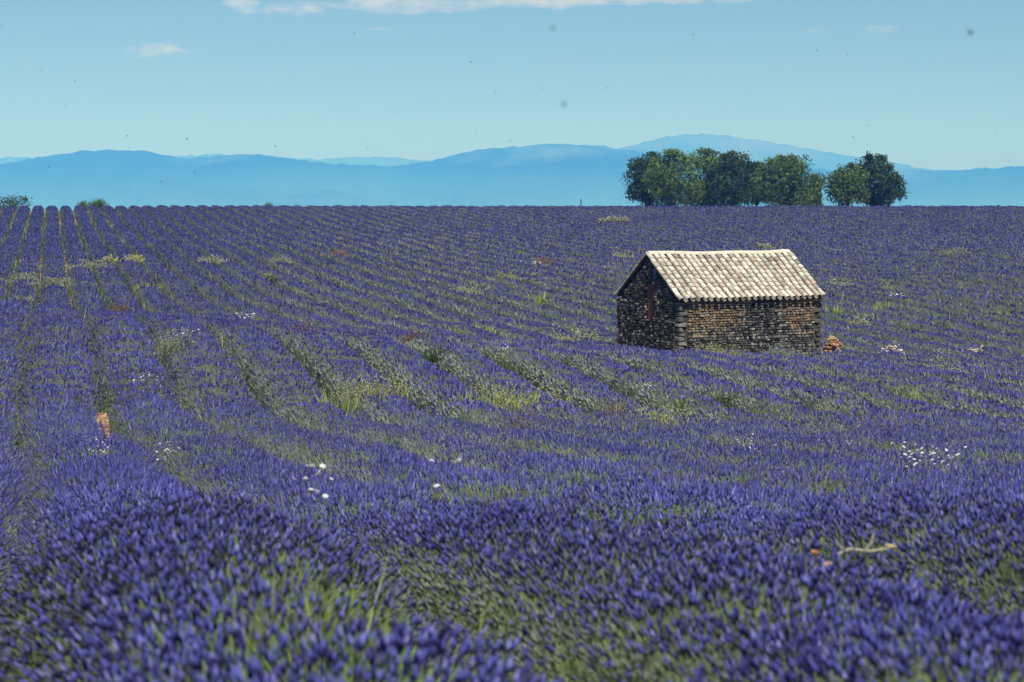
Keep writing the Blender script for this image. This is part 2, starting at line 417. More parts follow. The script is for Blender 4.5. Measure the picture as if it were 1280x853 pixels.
def build_hut():
    rnd = random.Random(3)
    root = empty('stone_hut', (HX, HY, H_BASE), PHI)
    tag(root, 'small dark stone hut with a pale tiled gable roof standing in the lavender', 'hut')
    ev, rg = H_EAVE - H_BASE, H_RIDGE - H_BASE
    # mortar cores: four walls, each a slab, stones stand proud of them
    th = 0.45
    def slab(pts, axis):
        m = MB(); n = len(pts)
        a = [Vector(p) for p in pts]; b = [p + Vector(axis) for p in a]
        fs = [tuple(range(n)), tuple(reversed(range(n, 2 * n)))] + [(i, i + n, (i + 1) % n + n, (i + 1) % n) for i in range(n)]
        m.add(a + b, fs); return m
    wf = slab([(0.05, 0.05, -1), (HL - .05, 0.05, -1), (HL - .05, 0.05, ev - .02), (0.05, 0.05, ev - .02)], (0, th, 0)).build('wall', [M_MORTAR], root)
    wb = slab([(0.05, HW - .05 - th, -1), (HL - .05, HW - .05 - th, -1), (HL - .05, HW - .05 - th, ev - .02), (0.05, HW - .05 - th, ev - .02)], (0, th, 0)).build('wall', [M_MORTAR], root)
    pent = lambda x, y0, y1: [(x, y0, -1), (x, y0, ev - .03), (x, HW / 2, rg - .06), (x, y1, ev - .03), (x, y1, -1)]
    wl = slab(pent(0.048, 0.505, HW - 0.505), (th, 0, 0))
    # the gable walls run between the long walls, their upper triangle spans the full width
    wl = slab([(0.048, 0.505, -1), (0.048, 0.505, ev - .2), (0.048, .1, ev - .012), (0.048, HW / 2, rg - .09), (0.048, HW - .1, ev - .012), (0.048, HW - .505, ev - .2), (0.048, HW - .505, -1)], (th, 0, 0)).build('wall', [M_MORTAR], root)
    wr = slab([(HL - .048, 0.505, -1), (HL - .048, 0.505, ev - .2), (HL - .048, .1, ev - .012), (HL - .048, HW / 2, rg - .09), (HL - .048, HW - .1, ev - .012), (HL - .048, HW - .505, ev - .2), (HL - .048, HW - .505, -1)], (-th, 0, 0)).build('wall', [M_MORTAR], root)

    def hue(u, z, wall):
        """stone colour where it sits: bare ochre render high on the long wall, dark lichen in the middle and low down"""
        r = rnd.random()
        g = rnd.uniform(0.045, 0.19)
        c = (g, g * .94, g * .83)
        if r < .14: c = (0.30, 0.285, 0.25)
        if r > .93: c = (0.035, 0.034, 0.033)
        if wall == 'front':
            fu, fz = u / HL, z / ev
            mid = math.exp(-((fu - .58) / .13) ** 2)
            p = (fz - .60) / .30 + rnd.uniform(-.35, .35) - 1.5 * mid + (.25 if fu > .75 or fu < .35 else 0)
            if p > .35:
                k = rnd.uniform(.55, 1.25); c = rnd.choice([(0.30 * k, 0.195 * k, 0.105 * k), (0.28 * k, 0.205 * k, 0.13 * k), (0.21 * k, 0.14 * k, 0.085 * k), (0.23 * k, .20 * k, .155 * k), (0.20 * k, .17 * k, .13 * k)])
            if mid > .5 and rnd.random() < .5: c = tuple(x * .45 for x in c)
        if wall == 'gable':
            c = (c[0] * .98, c[1] * .92, c[2] * .84)
        return c
    protos = [rock_mesh('stone', rnd, M_STONE) for _ in range(10)]
    found = []                                     # (area, wall object, centre, dims, colour, kind)
    def lay(wallobj, wall, u0, u1, zf, skip=None, zmin=0.0, big=1.0):
        z = zmin
        while True:
            hh = rnd.uniform(.065, .115) * big
            if z + hh > ev and wall == 'front': break
            if z > rg: break
            u = u0 + rnd.uniform(-.02, .0)
            while u < u1:
                wd = rnd.uniform(.08, .20) * big * (1.3 if rnd.random() < .12 else 1)
                if u1 - u - wd < .06: wd = u1 - u
                cu, cz = u + wd / 2, z + hh / 2
                if zf(cu, z + hh) and not (skip and skip(cu, cz)):
                    dw, dh = wd - rnd.uniform(.016, .034), hh - rnd.uniform(.014, .03)
                    cz2 = cz + rnd.uniform(-.012, .012)
                    pr = rnd.uniform(.0, .05)
                    if wall == 'front': c, d = (cu, .05 - pr * .6, cz2), (dw, .12 + pr, dh)
                    elif wall == 'back': c, d = (cu, HW - .05 + pr * .6, cz2), (dw, .12 + pr, dh)
                    elif wall == 'gable': c, d = (.048 - pr * .6, cu, cz2), (dw, .12 + pr, dh)
                    else: c, d = (HL - .048 + pr * .6, cu, cz2), (dw, .12 + pr, dh)
                    found.append((dw * dh * (1 if wall in ('front', 'gable') else .01), wallobj, wall, c, d, hue(cu, cz2, wall)))
                u += wd
            z += hh
    rafter = lambda u: ev + (rg - ev) * (1 - abs(u - HW / 2) / (HW / 2))
    slit = lambda u, z: (abs(u - 1.87) < .24 and EYE - 4.30 - H_BASE < z < EYE - 2.92 - H_BASE) or (abs(u - 1.68) < .09 and EYE - 2.86 - H_BASE < z < EYE - 2.42 - H_BASE)
    q_w = .42
    lay(wf, 'front', q_w * .85, HL - q_w * .8, lambda u, z: z < ev - .10)
    lay(wl, 'gable', .30, HW - .02, lambda u, z: z < rafter(u) - .13, skip=slit)
    lay(wr, 'right', .30, HW - .02, lambda u, z: z < rafter(u) - .13)
    lay(wb, 'back', .02, HL - .02, lambda u, z: z < ev - .08)
    # quoins on the two corners that face the camera
    z, k = 0.0, 0
    while z < ev - .06:
        hh = min(rnd.uniform(.12, .22), ev - .03 - z)
        la, lb = (rnd.uniform(.26, .36), .2) if k % 2 else (rnd.uniform(.16, .24), .3)
        g = rnd.uniform(.20, .36)
        for cx, sgn in ((0, 1), (HL, -1)):
            gg = g * (.55 if sgn > 0 else .3) * rnd.uniform(.6, 1.2)
            c = (cx + sgn * (la / 2 - .03), lb * .55 / 2 - .045 + rnd.uniform(-.01, .01), z + hh / 2)
            c = (la / 2 - .02 if sgn > 0 else HL - la / 2 + .012, .17 - .02, z + hh / 2)
            found.append((9, wf, 'quoin', c, (la - .02, .34, hh - .03), (gg, gg * .96, gg * .84)))
        z += hh; k += 1
    # a thin course of rough ochre render under the eave
    for k in range(16):
        u = HL * (k + .5) / 16
        if .5 < u / HL < .66: continue
        found.append((.05, wf, 'front', (u, .035 + rnd.uniform(-.006, .006), ev - .055), (HL / 16 * 1.02, .13, .10), hue(u, ev * .99, 'front')))
    found.sort(key=lambda t: -t[0])
    for (a, wo_, wall, c, d, colr) in found[:300]:
        o = bpy.data.objects.new('stone', rnd.choice(protos)); C.objects.link(o); o.parent = wo_
        o.location = c; o.scale = d; o.color = (*colr, 1)
        o.rotation_euler = (rnd.uniform(-.04, .04), rnd.uniform(-.07, .07), rnd.uniform(-.05, .05) + (math.pi / 2 if wall in ('gable', 'right') else 0))
    rest = {}
    for (a, wo_, wall, c, d, colr) in found[300:]:
        m = rest.setdefault(wo_.name, (wo_, MB()))[1]
        if wall in ('right', 'back'):               # plain blocks on the walls turned away
            m.box(c, (d[1], d[0], d[2]) if wall == 'right' else d, 0, colr, jit=.008, rnd=rnd); continue
        pm = rnd.choice(protos); rz = math.pi / 2 if wall in ('gable', 'right') else 0
        rot = Matrix.Rotation(rz, 3, 'Z') @ Matrix.Rotation(rnd.uniform(-.07, .07), 3, 'Y')
        vs = [rot @ Vector((v.co.x * d[0], v.co.y * d[1], v.co.z * d[2])) + Vector(c) for v in pm.vertices]
        m.add(vs, [tuple(p.vertices) for p in pm.polygons], colr)
    for nme, (wo_, m) in rest.items():
        tag(m.build('stones', [M_STONE_T], wo_), kind='stuff')
    # narrow boarded opening with its lintel, and the slot above it
    sh = MB(); zb, zt = EYE - 4.26 - H_BASE, EYE - 2.97 - H_BASE
    fr = MB(); fr.box((.10, 1.87, (zb + zt) / 2), (.10, .46, zt - zb + .06), 0, (.05, .045, .04))
    door = fr.build('shutter', [M_WOOD], root)
    for k in range(3):
        b = MB(); b.box((.025, 1.87 + (k - 1) * .125, (zb + zt) / 2 + rnd.uniform(-.02, .02)), (.05, .115, zt - zb - rnd.uniform(0, .05)), 0, [(.20, .075, .05), (.16, .065, .05), (.19, .09, .065)][k], jit=.004)
        b.build('plank', [M_WOOD], door)
    lt = MB(); lt.box((.02, 1.87, zt + .10), (.14, .66, .13), 0, (.03, .027, .025), jit=.01); lt.build('lintel', [M_WOOD], root)
    sb = MB(); sb.box((.07, 1.68, EYE - 2.64 - H_BASE), (.06, .14, .40), 0, (.16, .22, .36), jit=.006)
    tag(sb.build('vent_board', [M_WOOD], root), 'weathered blue board in the vent slot')
    # ---- roof
    run = HW / 2; rise = rg - ev; pit = math.atan2(rise, run); ov = .07
    slope = math.hypot(run, rise) + ov / math.cos(pit)
    deck = MB()
    for s in (0, 1):
        sg = 1 if s == 0 else -1; y0 = 0 if s == 0 else HW
        ovs = ov if s == 0 else -.04
        p = lambda x, t, off: Vector((x, y0 + sg * (t * math.cos(pit) - ovs) - sg * math.sin(pit) * off * 1, ev - ovs * math.tan(pit) + t * math.sin(pit) + math.cos(pit) * off))
        tt = slope - .03 if s == 0 else slope - .03 - .11 / math.cos(pit)
        vs = [p(-.03, .03, .0), p(HL + .03, .03, .0), p(HL + .03, tt, .0), p(-.03, tt, .0), p(-.03, .03, .05), p(HL + .03, .03, .05), p(HL + .03, tt, .05), p(-.03, tt, .05)]
        deck.add(vs, [(3, 2, 1, 0), (4, 5, 6, 7), (0, 1, 5, 4), (1, 2, 6, 5), (2, 3, 7, 6), (3, 0, 4, 7)] if s == 0 else [(0, 1, 2, 3), (7, 6, 5, 4), (4, 5, 1, 0), (5, 6, 2, 1), (6, 7, 3, 2), (7, 4, 0, 3)], (.06, .05, .045))
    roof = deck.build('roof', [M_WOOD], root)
    def tile(r0, r1, ln, th=.024, n=6, up=True):
        """half-round tapered clay tile, thick: axis along +Y (uphill), wide end downhill when it is a cover tile"""
        vs, fs = [], []
        for (y, r) in ((0, r0), (ln, r1)):
            for rr in (r, r - th):
                for k in range(n + 1):
                    a = math.pi * (k / n); sgn = 1 if up else -1
                    vs.append((-math.cos(a) * rr, y, sgn * math.sin(a) * rr * .82))
        q = n + 1
        for k in range(n):
            fs += [(k, k + 1, 2 * q + k + 1, 2 * q + k), (q + k + 1, q + k, 3 * q + k, 3 * q + k + 1), (k + 1, k, q + k, q + k + 1), (2 * q + k, 2 * q + k + 1, 3 * q + k + 1, 3 * q + k)]
        for k in (0, n): fs.append((k, 2 * q + k, 3 * q + k, q + k))
        return vs, fs
    cover = tile(.100, .080, .42); pan = tile(.085, .100, .42, up=False)
    def tcol():
        r = rnd.random(); k = rnd.uniform(.68, 1.18)
        if r < .70: c = (.55, .51, .405)
        elif r < .80: c = (.66, .60, .47)
        elif r < .88: c = (.47, .37, .285)
        elif r < .95: c = (.40, .345, .27)
        else: c = (.30, .27, .22)
        return tuple(x * k for x in c)
    mcov = MB(); mcov.add(*cover); cmesh = mcov.mesh('roof_tile', [M_TILE], smooth=False)
    NC, NR = 23, 11
    pitch = (HL + .02) / NC; expo = (slope - .02) / NR
    basis0 = Matrix(((1, 0, 0), (0, math.cos(pit), -math.sin(pit)), (0, math.sin(pit), math.cos(pit))))
    pans = MB(); backs = MB()
    def sag(x, t): return -.035 * math.sin(math.pi * x / HL) * (t / slope) + .012 * math.sin(x * 2.3)
    for s in (0, 1):
        for i in range(NC + 1):
            wob = rnd.uniform(-.02, .02)
            for j in range(NR):
                t0 = j * expo - .05 + rnd.uniform(-.025, .025)
                for kind_ in ('pan', 'cover'):
                    if kind_ == 'pan' and i == NC: continue
                    x = -.01 + (i + (.5 if kind_ == 'pan' else 0)) * pitch + wob + rnd.uniform(-.010, .010)
                    t1 = max(0.0, t0) if kind_ == 'cover' else j * expo - .09
                    if s == 1: t1 = max(t1, .12)
                    off = (.118 if kind_ == 'cover' else .135) + (.03 if j == 0 else 0) - (.05 if s == 1 else 0) + rnd.uniform(0, .008)
                    yy = t1 * math.cos(pit) - ov - math.sin(pit) * off
                    zz = ev - ov * math.tan(pit) + t1 * math.sin(pit) + math.cos(pit) * off + sag(x, t1)
                    tilt = Matrix.Rotation(-.085 + rnd.uniform(-.03, .03), 3, 'X') @ Matrix.Rotation(rnd.uniform(-.05, .05), 3, 'Z')
                    rot = basis0 @ tilt; loc = Vector((x, yy, zz))
                    if s == 1:
                        fl = Matrix.Rotation(math.pi, 3, 'Z'); rot = fl @ rot; loc = fl @ loc + Vector((HL, HW, 0))
                    if s == 0 and kind_ == 'cover':
                        o = bpy.data.objects.new('roof_tile', cmesh); C.objects.link(o); o.parent = roof
                        o.matrix_local = Matrix.Translation(loc) @ rot.to_4x4(); o.color = (*tcol(), 1)
                    else:
                        vs, fs = cover if kind_ == 'cover' else pan
                        (pans if s == 0 else backs).add([rot @ Vector(v) + loc for v in vs], fs, tuple(q * (.36 if kind_ == 'pan' else 1) for q in tcol()))  # channel tiles dirtier, with the shade between covers put into their colour
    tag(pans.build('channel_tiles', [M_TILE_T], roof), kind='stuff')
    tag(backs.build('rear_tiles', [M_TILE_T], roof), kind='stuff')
    rt = tile(.145, .125, .44)
    mr_ = MB(); mr_.add(*rt); rmesh = mr_.mesh('ridge_tile', [M_TILE])
    n = 17
    for k in range(n):
        x = -.04 + k * (HL - .02) / n
        o = bpy.data.objects.new('ridge_tile', rmesh); C.objects.link(o); o.parent = roof
        o.matrix_local = Matrix.Translation((x, HW / 2, rg + .075 + sag(x, slope))) @ Matrix.Rotation(-math.pi / 2, 4, 'Z') @ Matrix.Rotation(.04, 4, 'X')
        g = rnd.uniform(.9, 1.1); o.color = (.60 * g, .55 * g, .44 * g, 1)
    return root
build_hut()

# ------------------------------------------------------------------ lavender rows
SP = 1.8
VX = math.atan((640 - 64) / FPX)                 # the rows run this far left of the view direction
RD = np.array([-math.sin(VX), math.cos(VX)]); RN = np.array([math.cos(VX), math.sin(VX)])
A0 = 0.18
def row_xy(v, u):
    t = np.clip((50 - np.asarray(u, float)) / 16, 0, 1)
    v = v + .45 * t * t * (3 - 2 * t)             # the rows bend a little as they near the photographer
    return u * RD[0] + v * RN[0], u * RD[1] + v * RN[1]
CLEAR = []                                       # (x, y, radius) openings for weeds, stones, soil
def in_view(x, y, pad=1.6): return np.abs(x) < 0.2133 * np.maximum(y, 0) * 1.05 + pad

def row_shape(m, u):
    """half width and height of the row at u"""
    x_, y_ = row_xy(m * SP + A0, u)
    hw = np.interp(y_, [6, 20, 36, 60, 110, 160, 240, 262, 300, 312], [.76, .78, .92, .92, .86, .82, .80, .74, .73, .66]) * np.where(y_ > 0, 1 - .20 * np.clip((x_ / np.maximum(y_, 1) + .135) / .10, 0, 1) * np.clip((y_ - 22) / 16, 0, 1), 1) + 0.12 * (noise(u * .55 + m * 17.3, u * 0 + m, seed=31) - .3) + .11 * (noise(u * 2.1 + m * 7.7, u * 0 + m, seed=32) - .5)
    hh = np.interp(y_, [6, 20, 34, 100, 200, 280, 300], [.74, .72, .66, .64, .62, .60, .60]) + 0.13 * (noise(u * .35 + m * 5.1, u * 0 + m, seed=33) - .4) + .15 * (noise(u * 1.8 + m * 3.9, u * 0 + m, seed=34) - .5)
    return hw, hh

def dome(hw, hh, t):
    ct, st = np.cos(t), np.sin(t)
    return hw * np.sign(ct) * np.abs(ct) ** .85, hh * np.abs(st) ** .75

def clear_factor(x, y):
    f = np.ones_like(x)
    for (cx, cy, r) in CLEAR:
        d = np.hypot(x - cx, (y - cy) * .8) / r
        f = np.minimum(f, np.clip((d - .55) / .6, 0, 1))
    lx, ly = hut_local(x, y)
    ins = (lx > -.5) & (lx < HL + .55) & (ly > -.45) & (ly < HW + .5)
    return np.where(ins, 0, f)

def head_colours(n, x, y, flank, level):
    """violet heads: some deep, some bright, some nearly spent; patches across the field"""
    p = fbm(x * .22, y * .12, seed=51, oct=3)
    r = rng.random(n)
    k = rng.uniform(.40, 1.62, n) * (0.78 + .44 * p) * (.98 if level == 'A' else np.interp(y, [13, 20, 30, 60, 110, 300], [.88, .84, .76, .66, .56, .50]))  # distance factor puts unmodelled self-shadowing among the heads into their colour
    c = np.stack([.066 * k, .068 * k, .255 * k], -1)
    pale = r > .84
    c[pale] = np.stack([.135 * k, .138 * k, .33 * k], -1)[pale]
    dk = r < .16
    c[dk] = np.stack([.030 * k, .030 * k, .115 * k], -1)[dk]
    # grey-green gone-over heads where the weeds and the flanks are
    gp = fbm(x * .45 + 9, y * .25, seed=57, oct=3)
    # the stems lean to the sunny right: the left flank shows more stem and leaf, the right one flowers lower down
    wide = np.clip((y - 22) / 14, 0, 1) * np.interp(x / y, [-.17, -.09], [.25, 1])
    left = np.clip((flank - (.55 - .36 * wide)) / (.28 + .22 * wide), 0, 1); right = np.clip((-flank - .72) / .3, 0, 1)
    fl_ = np.maximum(left, right)
    gr = rng.random(n) < np.clip((gp - .48) * 1.2, 0, .2) + .02 + np.interp(y, [10, 30, 130, 260], [.52, .66, .72, .44]) * np.interp(x / y, [-.17, -.08], [.62, 1]) * fl_
    kg = (.5 + .5 * k) * (.75 + .95 * fl_) * np.interp(y, [8, 30, 120, 300], [.78, 1.1, 1.15, .9]) * np.interp(x / y, [-.15, -.05], [.52, 1])
    c[gr] = np.stack([.118 * kg, .130 * kg, .108 * kg], -1)[gr]
    return c

def spikes(P, N, flank, level, x, y, D):
    """P root points, N surface normals -> V, F, colours of stems and heads for one level of detail"""
    n = len(P)
    up = np.array([0, 0, 1.0])
    d = N * rng.uniform(.6, 1.15, (n, 1)) + up * rng.uniform(.25, .6, (n, 1)) + rng.normal(0, .20, (n, 3))
    d /= np.linalg.norm(d, axis=1, keepdims=True)
    a = np.cross(d, rng.normal(0, 1, (n, 3))); a /= np.linalg.norm(a, axis=1, keepdims=True) + 1e-9
    b = np.cross(d, a)
    hc = head_colours(n, x, y, flank, level)
    Vs, Fs, Cs, base = [], [], [], 0
    if level in ('A', 'B'):
        sl_ = rng.uniform(.13, .27, n)
        tip = P + d * sl_[:, None]
        tip[:, 2] -= .02
        wid = .0026 if level == 'A' else .004
        # stem: a thin three-sided blade
        sv = np.stack([P + a * wid, P - a * wid, P + b * wid, tip], 1).reshape(-1, 3)
        i = np.arange(n)[:, None] * 4
        sf = i + [0, 1, 3]
        g = rng.uniform(.7, 1.3, (n, 1))
        scol = np.array([.21, .275, .125]) * g
        Vs.append(sv); Fs.append(sf); Cs.append(np.concatenate([scol])); base += len(sv)
        hl = rng.uniform(.030, .058, n)[:, None] * (1.0 if level == 'A' else 1.3)
        rr = rng.uniform(.0054, .0088, n)[:, None] * (1.0 if level == 'A' else 1.35)
        if level == 'A':
            hv = []
            hv.append(tip - d * hl * .1)
            for j in range(3):
                ang = 2.0944 * j
                hv.append(tip + d * hl * .4 + (a * math.cos(ang) + b * math.sin(ang)) * rr)
            hv.append(tip + d * hl)
            hv = np.stack(hv, 1).reshape(-1, 3)
            i = np.arange(n)[:, None] * 5 + base
            fl = [i + [0, 2, 1], i + [0, 3, 2], i + [0, 1, 3], i + [1, 2, 4], i + [2, 3, 4], i + [3, 1, 4]]
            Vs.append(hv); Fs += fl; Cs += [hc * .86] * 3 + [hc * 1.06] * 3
        else:                                      # open below, where nothing sees it
            hv = np.stack([tip - d * hl * .1 + (a * math.cos(2.0944 * j) + b * math.sin(2.0944 * j)) * rr for j in range(3)] + [tip + d * hl], 1).reshape(-1, 3)
            i = np.arange(n)[:, None] * 4 + base
            Vs.append(hv); Fs += [i + [0, 1, 3], i + [1, 2, 3], i + [2, 0, 3]]; Cs += [hc] * 3
    else:
        if level == 'C': hl = rng.uniform(.07, .13, n)[:, None]; rr = rng.uniform(.021, .034, n)[:, None]
        else: hl = rng.uniform(.12, .22, n)[:, None]; rr = (rng.uniform(.052, .092, n) * np.clip(D / 190, .65, 1.25))[:, None]
        r0 = P + d * hl * .18
        hv = [r0 + (a * math.cos(2.0944 * j) + b * math.sin(2.0944 * j)) * rr for j in range(3)] + [P + d * hl * 1.1]
        hv = np.stack(hv, 1).reshape(-1, 3)
        i = np.arange(n)[:, None] * 4
        Vs.append(hv); Fs += [i + [0, 1, 3], i + [1, 2, 3], i + [2, 0, 3]]; Cs += [hc] * 3
    return np.concatenate(Vs), np.concatenate(Fs), np.concatenate(Cs)

DENS = {'A': 1900, 'B': 520, 'C': 165, 'D': 17}
tri_count = 0
def build_row(m):
    """row m: leafy base and flower spikes"""
    global tri_count
    v = m * SP + A0
    u = np.arange(-40, 420, .1)
    x, y = row_xy(v, u)
    ok = in_view(x, y, 3.0) & (y > 1.5) & (y < 326)
    if not ok.any(): return None
    us, ue = u[ok].min(), u[ok].max()
    # ---- base sheet, finer near the camera
    st, uu = [], us
    while uu < ue:
        D = row_xy(v, uu)[1]
        st.append(uu); uu += .17 if D < 20 else .25 if D < 60 else .45 if D < 110 else .9
    st = np.array(st + [ue])
    if len(st) < 3: return None
    bx, by = row_xy(v, st)
    gz0 = ground_z(bx, by)
    K = 7
    t = np.linspace(0, np.pi, K)[None]
    hw, hh = row_shape(m, st)
    cf = clear_factor(bx, by)
    lx, ly = hut_local(bx, by)
    hut_in = (lx > -1.0) & (lx < HL + 1.0) & (ly > -.9) & (ly < HW + .9)
    cf = np.where(hut_in, 0, cf)
    scl = .25 + .75 * cf
    offx, z = dome((hw * (.5 + .5 * cf))[:, None], (hh * scl)[:, None], t)
    X = bx[:, None] - offx * RN[0]; Y = by[:, None] - offx * RN[1]
    jig = (noise(X * 5, Y * 5, z * 5, seed=41) - .5) * .16
    Z = np.minimum(ground_z(X, Y), gz0[:, None] + .3) - .04 + np.maximum(z + jig * np.sin(t), 0) * np.where(hut_in, 0.06, 1)[:, None]
    cv = clear_factor(X.ravel(), Y.ravel()).reshape(X.shape)
    g2 = np.minimum(ground_z(X, Y), gz0[:, None] + .3)
    Z = g2 - .04 + (Z - g2 + .04) * cv - .07 * (1 - cv)      # bare where the furrow is open
    x0, y0, z0 = float(bx[0]), float(by[0]), float(gz0[0])
    root = empty('lavender_row', (x0, y0, z0))
    org = np.array([x0, y0, z0])
    V = np.stack([X, Y, Z], -1).reshape(-1, 3) - org
    ns = len(st)
    i = (np.arange(ns - 1)[:, None] * K + np.arange(K - 1)[None]).ravel()
    F = np.stack([i, i + K, i + K + 1, i + 1], -1)
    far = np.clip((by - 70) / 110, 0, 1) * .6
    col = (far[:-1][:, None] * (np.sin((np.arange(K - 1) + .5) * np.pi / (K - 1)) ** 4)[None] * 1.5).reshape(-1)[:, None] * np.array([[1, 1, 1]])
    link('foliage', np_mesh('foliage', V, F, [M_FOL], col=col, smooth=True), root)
    tri_count += len(F) * 2
    # ---- flower spikes
    parts, nv = [], 0
    for lv, d0, d1 in (('A', 3.0, 19), ('B', 13, 52), ('C', 40, 116), ('D', 94, 326)):
        ul = (u >= us) & (u <= ue) & (y >= d0) & (y < d1)
        if not ul.any(): continue
        ua, ub = u[ul].min(), u[ul].max() + .1
        n = int((ub - ua) * DENS[lv] * 1.05)
        q = rng.uniform(ua, ub, n)
        tt = np.clip(np.pi / 2 + rng.normal(0, .72 if lv != 'D' else .60, n), .06, np.pi - .06)
        hw, hh = row_shape(m, q)
        px_, py_ = row_xy(v, q)
        ox, oz = dome(hw, hh, tt)
        X, Y = px_ - ox * RN[0], py_ - ox * RN[1]
        keep = in_view(X, Y, 2.0)
        fade = {'A': np.clip((19 - Y) / 6, 0, 1), 'B': np.clip(np.minimum((Y - 13) / 6, (52 - Y) / 12), 0, 1), 'C': np.clip(np.minimum((Y - 40) / 12, (116 - Y) / 22), 0, 1), 'D': np.clip((Y - 94) / 22, 0, 1)}[lv]
        keep &= rng.random(n) < fade
        cfx = clear_factor(X, Y)
        thin = fbm(X * .35, Y * .22, seed=61, oct=3)
        keep &= rng.random(n) < cfx * np.clip(1.5 - 1.3 * np.clip(thin - .38, 0, 1) * 2, .3, 1)
        if not keep.any(): continue
        X, Y, q2, tt, hw, hh, oz, ox = (s[keep] for s in (X, Y, q, tt, hw, hh, oz, ox))
        gz = np.minimum(ground_z(X, Y), ground_z(*row_xy(v, q2)) + .3)
        zz = oz + (noise(X * 5, Y * 5, oz * 5, seed=41) - .5) * .16 * np.sin(tt)
        # normals of the dome, with a turn along the row from its bumps
        nxr, nz_ = np.cos(tt) / hw, np.sin(tt) / hh
        ln = np.hypot(nxr, nz_); nxr, nz_ = nxr / ln, nz_ / ln
        _, h2 = row_shape(m, q2 + .12); al = np.clip(-(h2 - hh) / .12, -.7, .7)
        N = np.stack([-nxr * RN[0] + al * RD[0], -nxr * RN[1] + al * RD[1], nz_], -1)
        N /= np.linalg.norm(N, axis=1, keepdims=True)
        dn = .05 if lv in 'AB' else .03
        P = np.stack([X, Y, gz - .04 + zz], -1) - N * dn
        a, b, c = spikes(P, N, np.pi / 2 - tt, lv, X, Y, Y)
        parts.append((a - org, b + nv, c)); nv += len(a)
    if parts:
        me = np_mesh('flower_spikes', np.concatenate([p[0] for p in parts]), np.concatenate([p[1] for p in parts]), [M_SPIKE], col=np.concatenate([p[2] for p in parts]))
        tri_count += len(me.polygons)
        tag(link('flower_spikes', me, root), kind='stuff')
    return root

# openings and weeds are placed first so that the rows leave room for them
def blade(mb, p, d, h, wdt, col, rnd, bend=.4):
    """one curved tapering blade"""
    d = Vector(d).normalized(); a = Vector((rnd.uniform(-1, 1), rnd.uniform(-1, 1), 0)); a = (a - d * a.dot(d)).normalized() * wdt
    sag = Vector((d.x, d.y, -.5)) * bend * h * .5
    p = Vector(p); m = p + d * h * .55 + sag * .25; t = p + d * h + sag
    mb.add([p - a, p + a, m + a * .8, m - a * .8, t], [(0, 1, 2, 3), (3, 2, 4)], col)

GREEN = [(.19, .32, .035), (.26, .38, .05), (.12, .22, .03), (.32, .38, .09)]
DARKG = [(.05, .10, .03), (.07, .13, .035), (.10, .16, .05)]
STRAW = [(.44, .42, .15), (.38, .38, .14), (.48, .47, .25), (.24, .31, .09)]
PALE = [(.33, .34, .23), (.28, .31, .18), (.40, .40, .30), (.20, .25, .13)]
OLIVE = [(.30, .37, .07), (.36, .41, .10), (.20, .29, .06), (.42, .43, .15)]
RUST = [(.24, .11, .07), (.28, .15, .09), (.16, .09, .07), (.22, .19, .11)]

def weed_mesh(kind, wd, ht, rnd, dist):
    """a tuft about wd wide and ht tall: blades, or branching stems with seed heads"""
    mb = MB(); pal = {'green': GREEN, 'dark': DARKG, 'straw': STRAW, 'pale': PALE, 'olive': OLIVE, 'rust': RUST, 'white': [(.13, .19, .08), (.18, .24, .10)]}[kind]
    fat = max(1.0, dist / 28.0)
    n = (110 if dist > 25 else 240) if kind in ('green', 'dark') else 200
    cores = [(0, 0, 1.0)] + [(rnd.gauss(0, wd * .30), rnd.gauss(0, wd * .30), rnd.uniform(.55, .95)) for _ in range(5)]
    for k in range(n):
        kx, ky, kh = rnd.choice(cores)
        r = wd * .24 * math.sqrt(rnd.random()); an = rnd.uniform(0, 6.2832)
        lean = rnd.uniform(.05, .55)
        d = (math.cos(an) * lean, math.sin(an) * lean, 1)
        g = rnd.uniform(.75, 1.2); c = tuple(x * g for x in rnd.choice(pal))
        h = ht * rnd.uniform(.55, 1.0) * kh
        if kind in ('green', 'dark', 'olive'):
            blade(mb, (kx + math.cos(an) * r, ky + math.sin(an) * r, 0), d, h, rnd.uniform(.006, .012) * fat * (.95 if dist < 30 else 1), c, rnd, rnd.uniform(.1, .7))
        else:
            p = Vector((kx + math.cos(an) * r, ky + math.sin(an) * r, 0)); dd = Vector(d).normalized()
            blade(mb, p, d, h, rnd.uniform(.003, .005) * fat, tuple(x * .7 for x in c), rnd, .1)
            for q in range(0 if kind == 'white' else 2):                     # side twigs that carry the seed heads
                s = p + dd * h * rnd.uniform(.55, .95)
                e = Vector((rnd.uniform(-1, 1), rnd.uniform(-1, 1), rnd.uniform(.2, 1))).normalized()
                l = rnd.uniform(.05, .16)
                blade(mb, s, e, l, .003 * fat, c, rnd, .1)
                hs = rnd.uniform(.010, .02) * fat * (.55 if dist > 16 else .4); t = s + e * l
                mb.add([t + Vector((hs, 0, 0)), t + Vector((-hs, hs, 0)), t + Vector((-hs, -hs, 0)), t + Vector((0, 0, hs * 1.6)), t - Vector((0, 0, hs))],
                       [(0, 1, 3), (1, 2, 3), (2, 0, 3), (1, 0, 4), (2, 1, 4), (0, 2, 4)], c if kind != 'white' else (.16, .22, .10))
    return mb

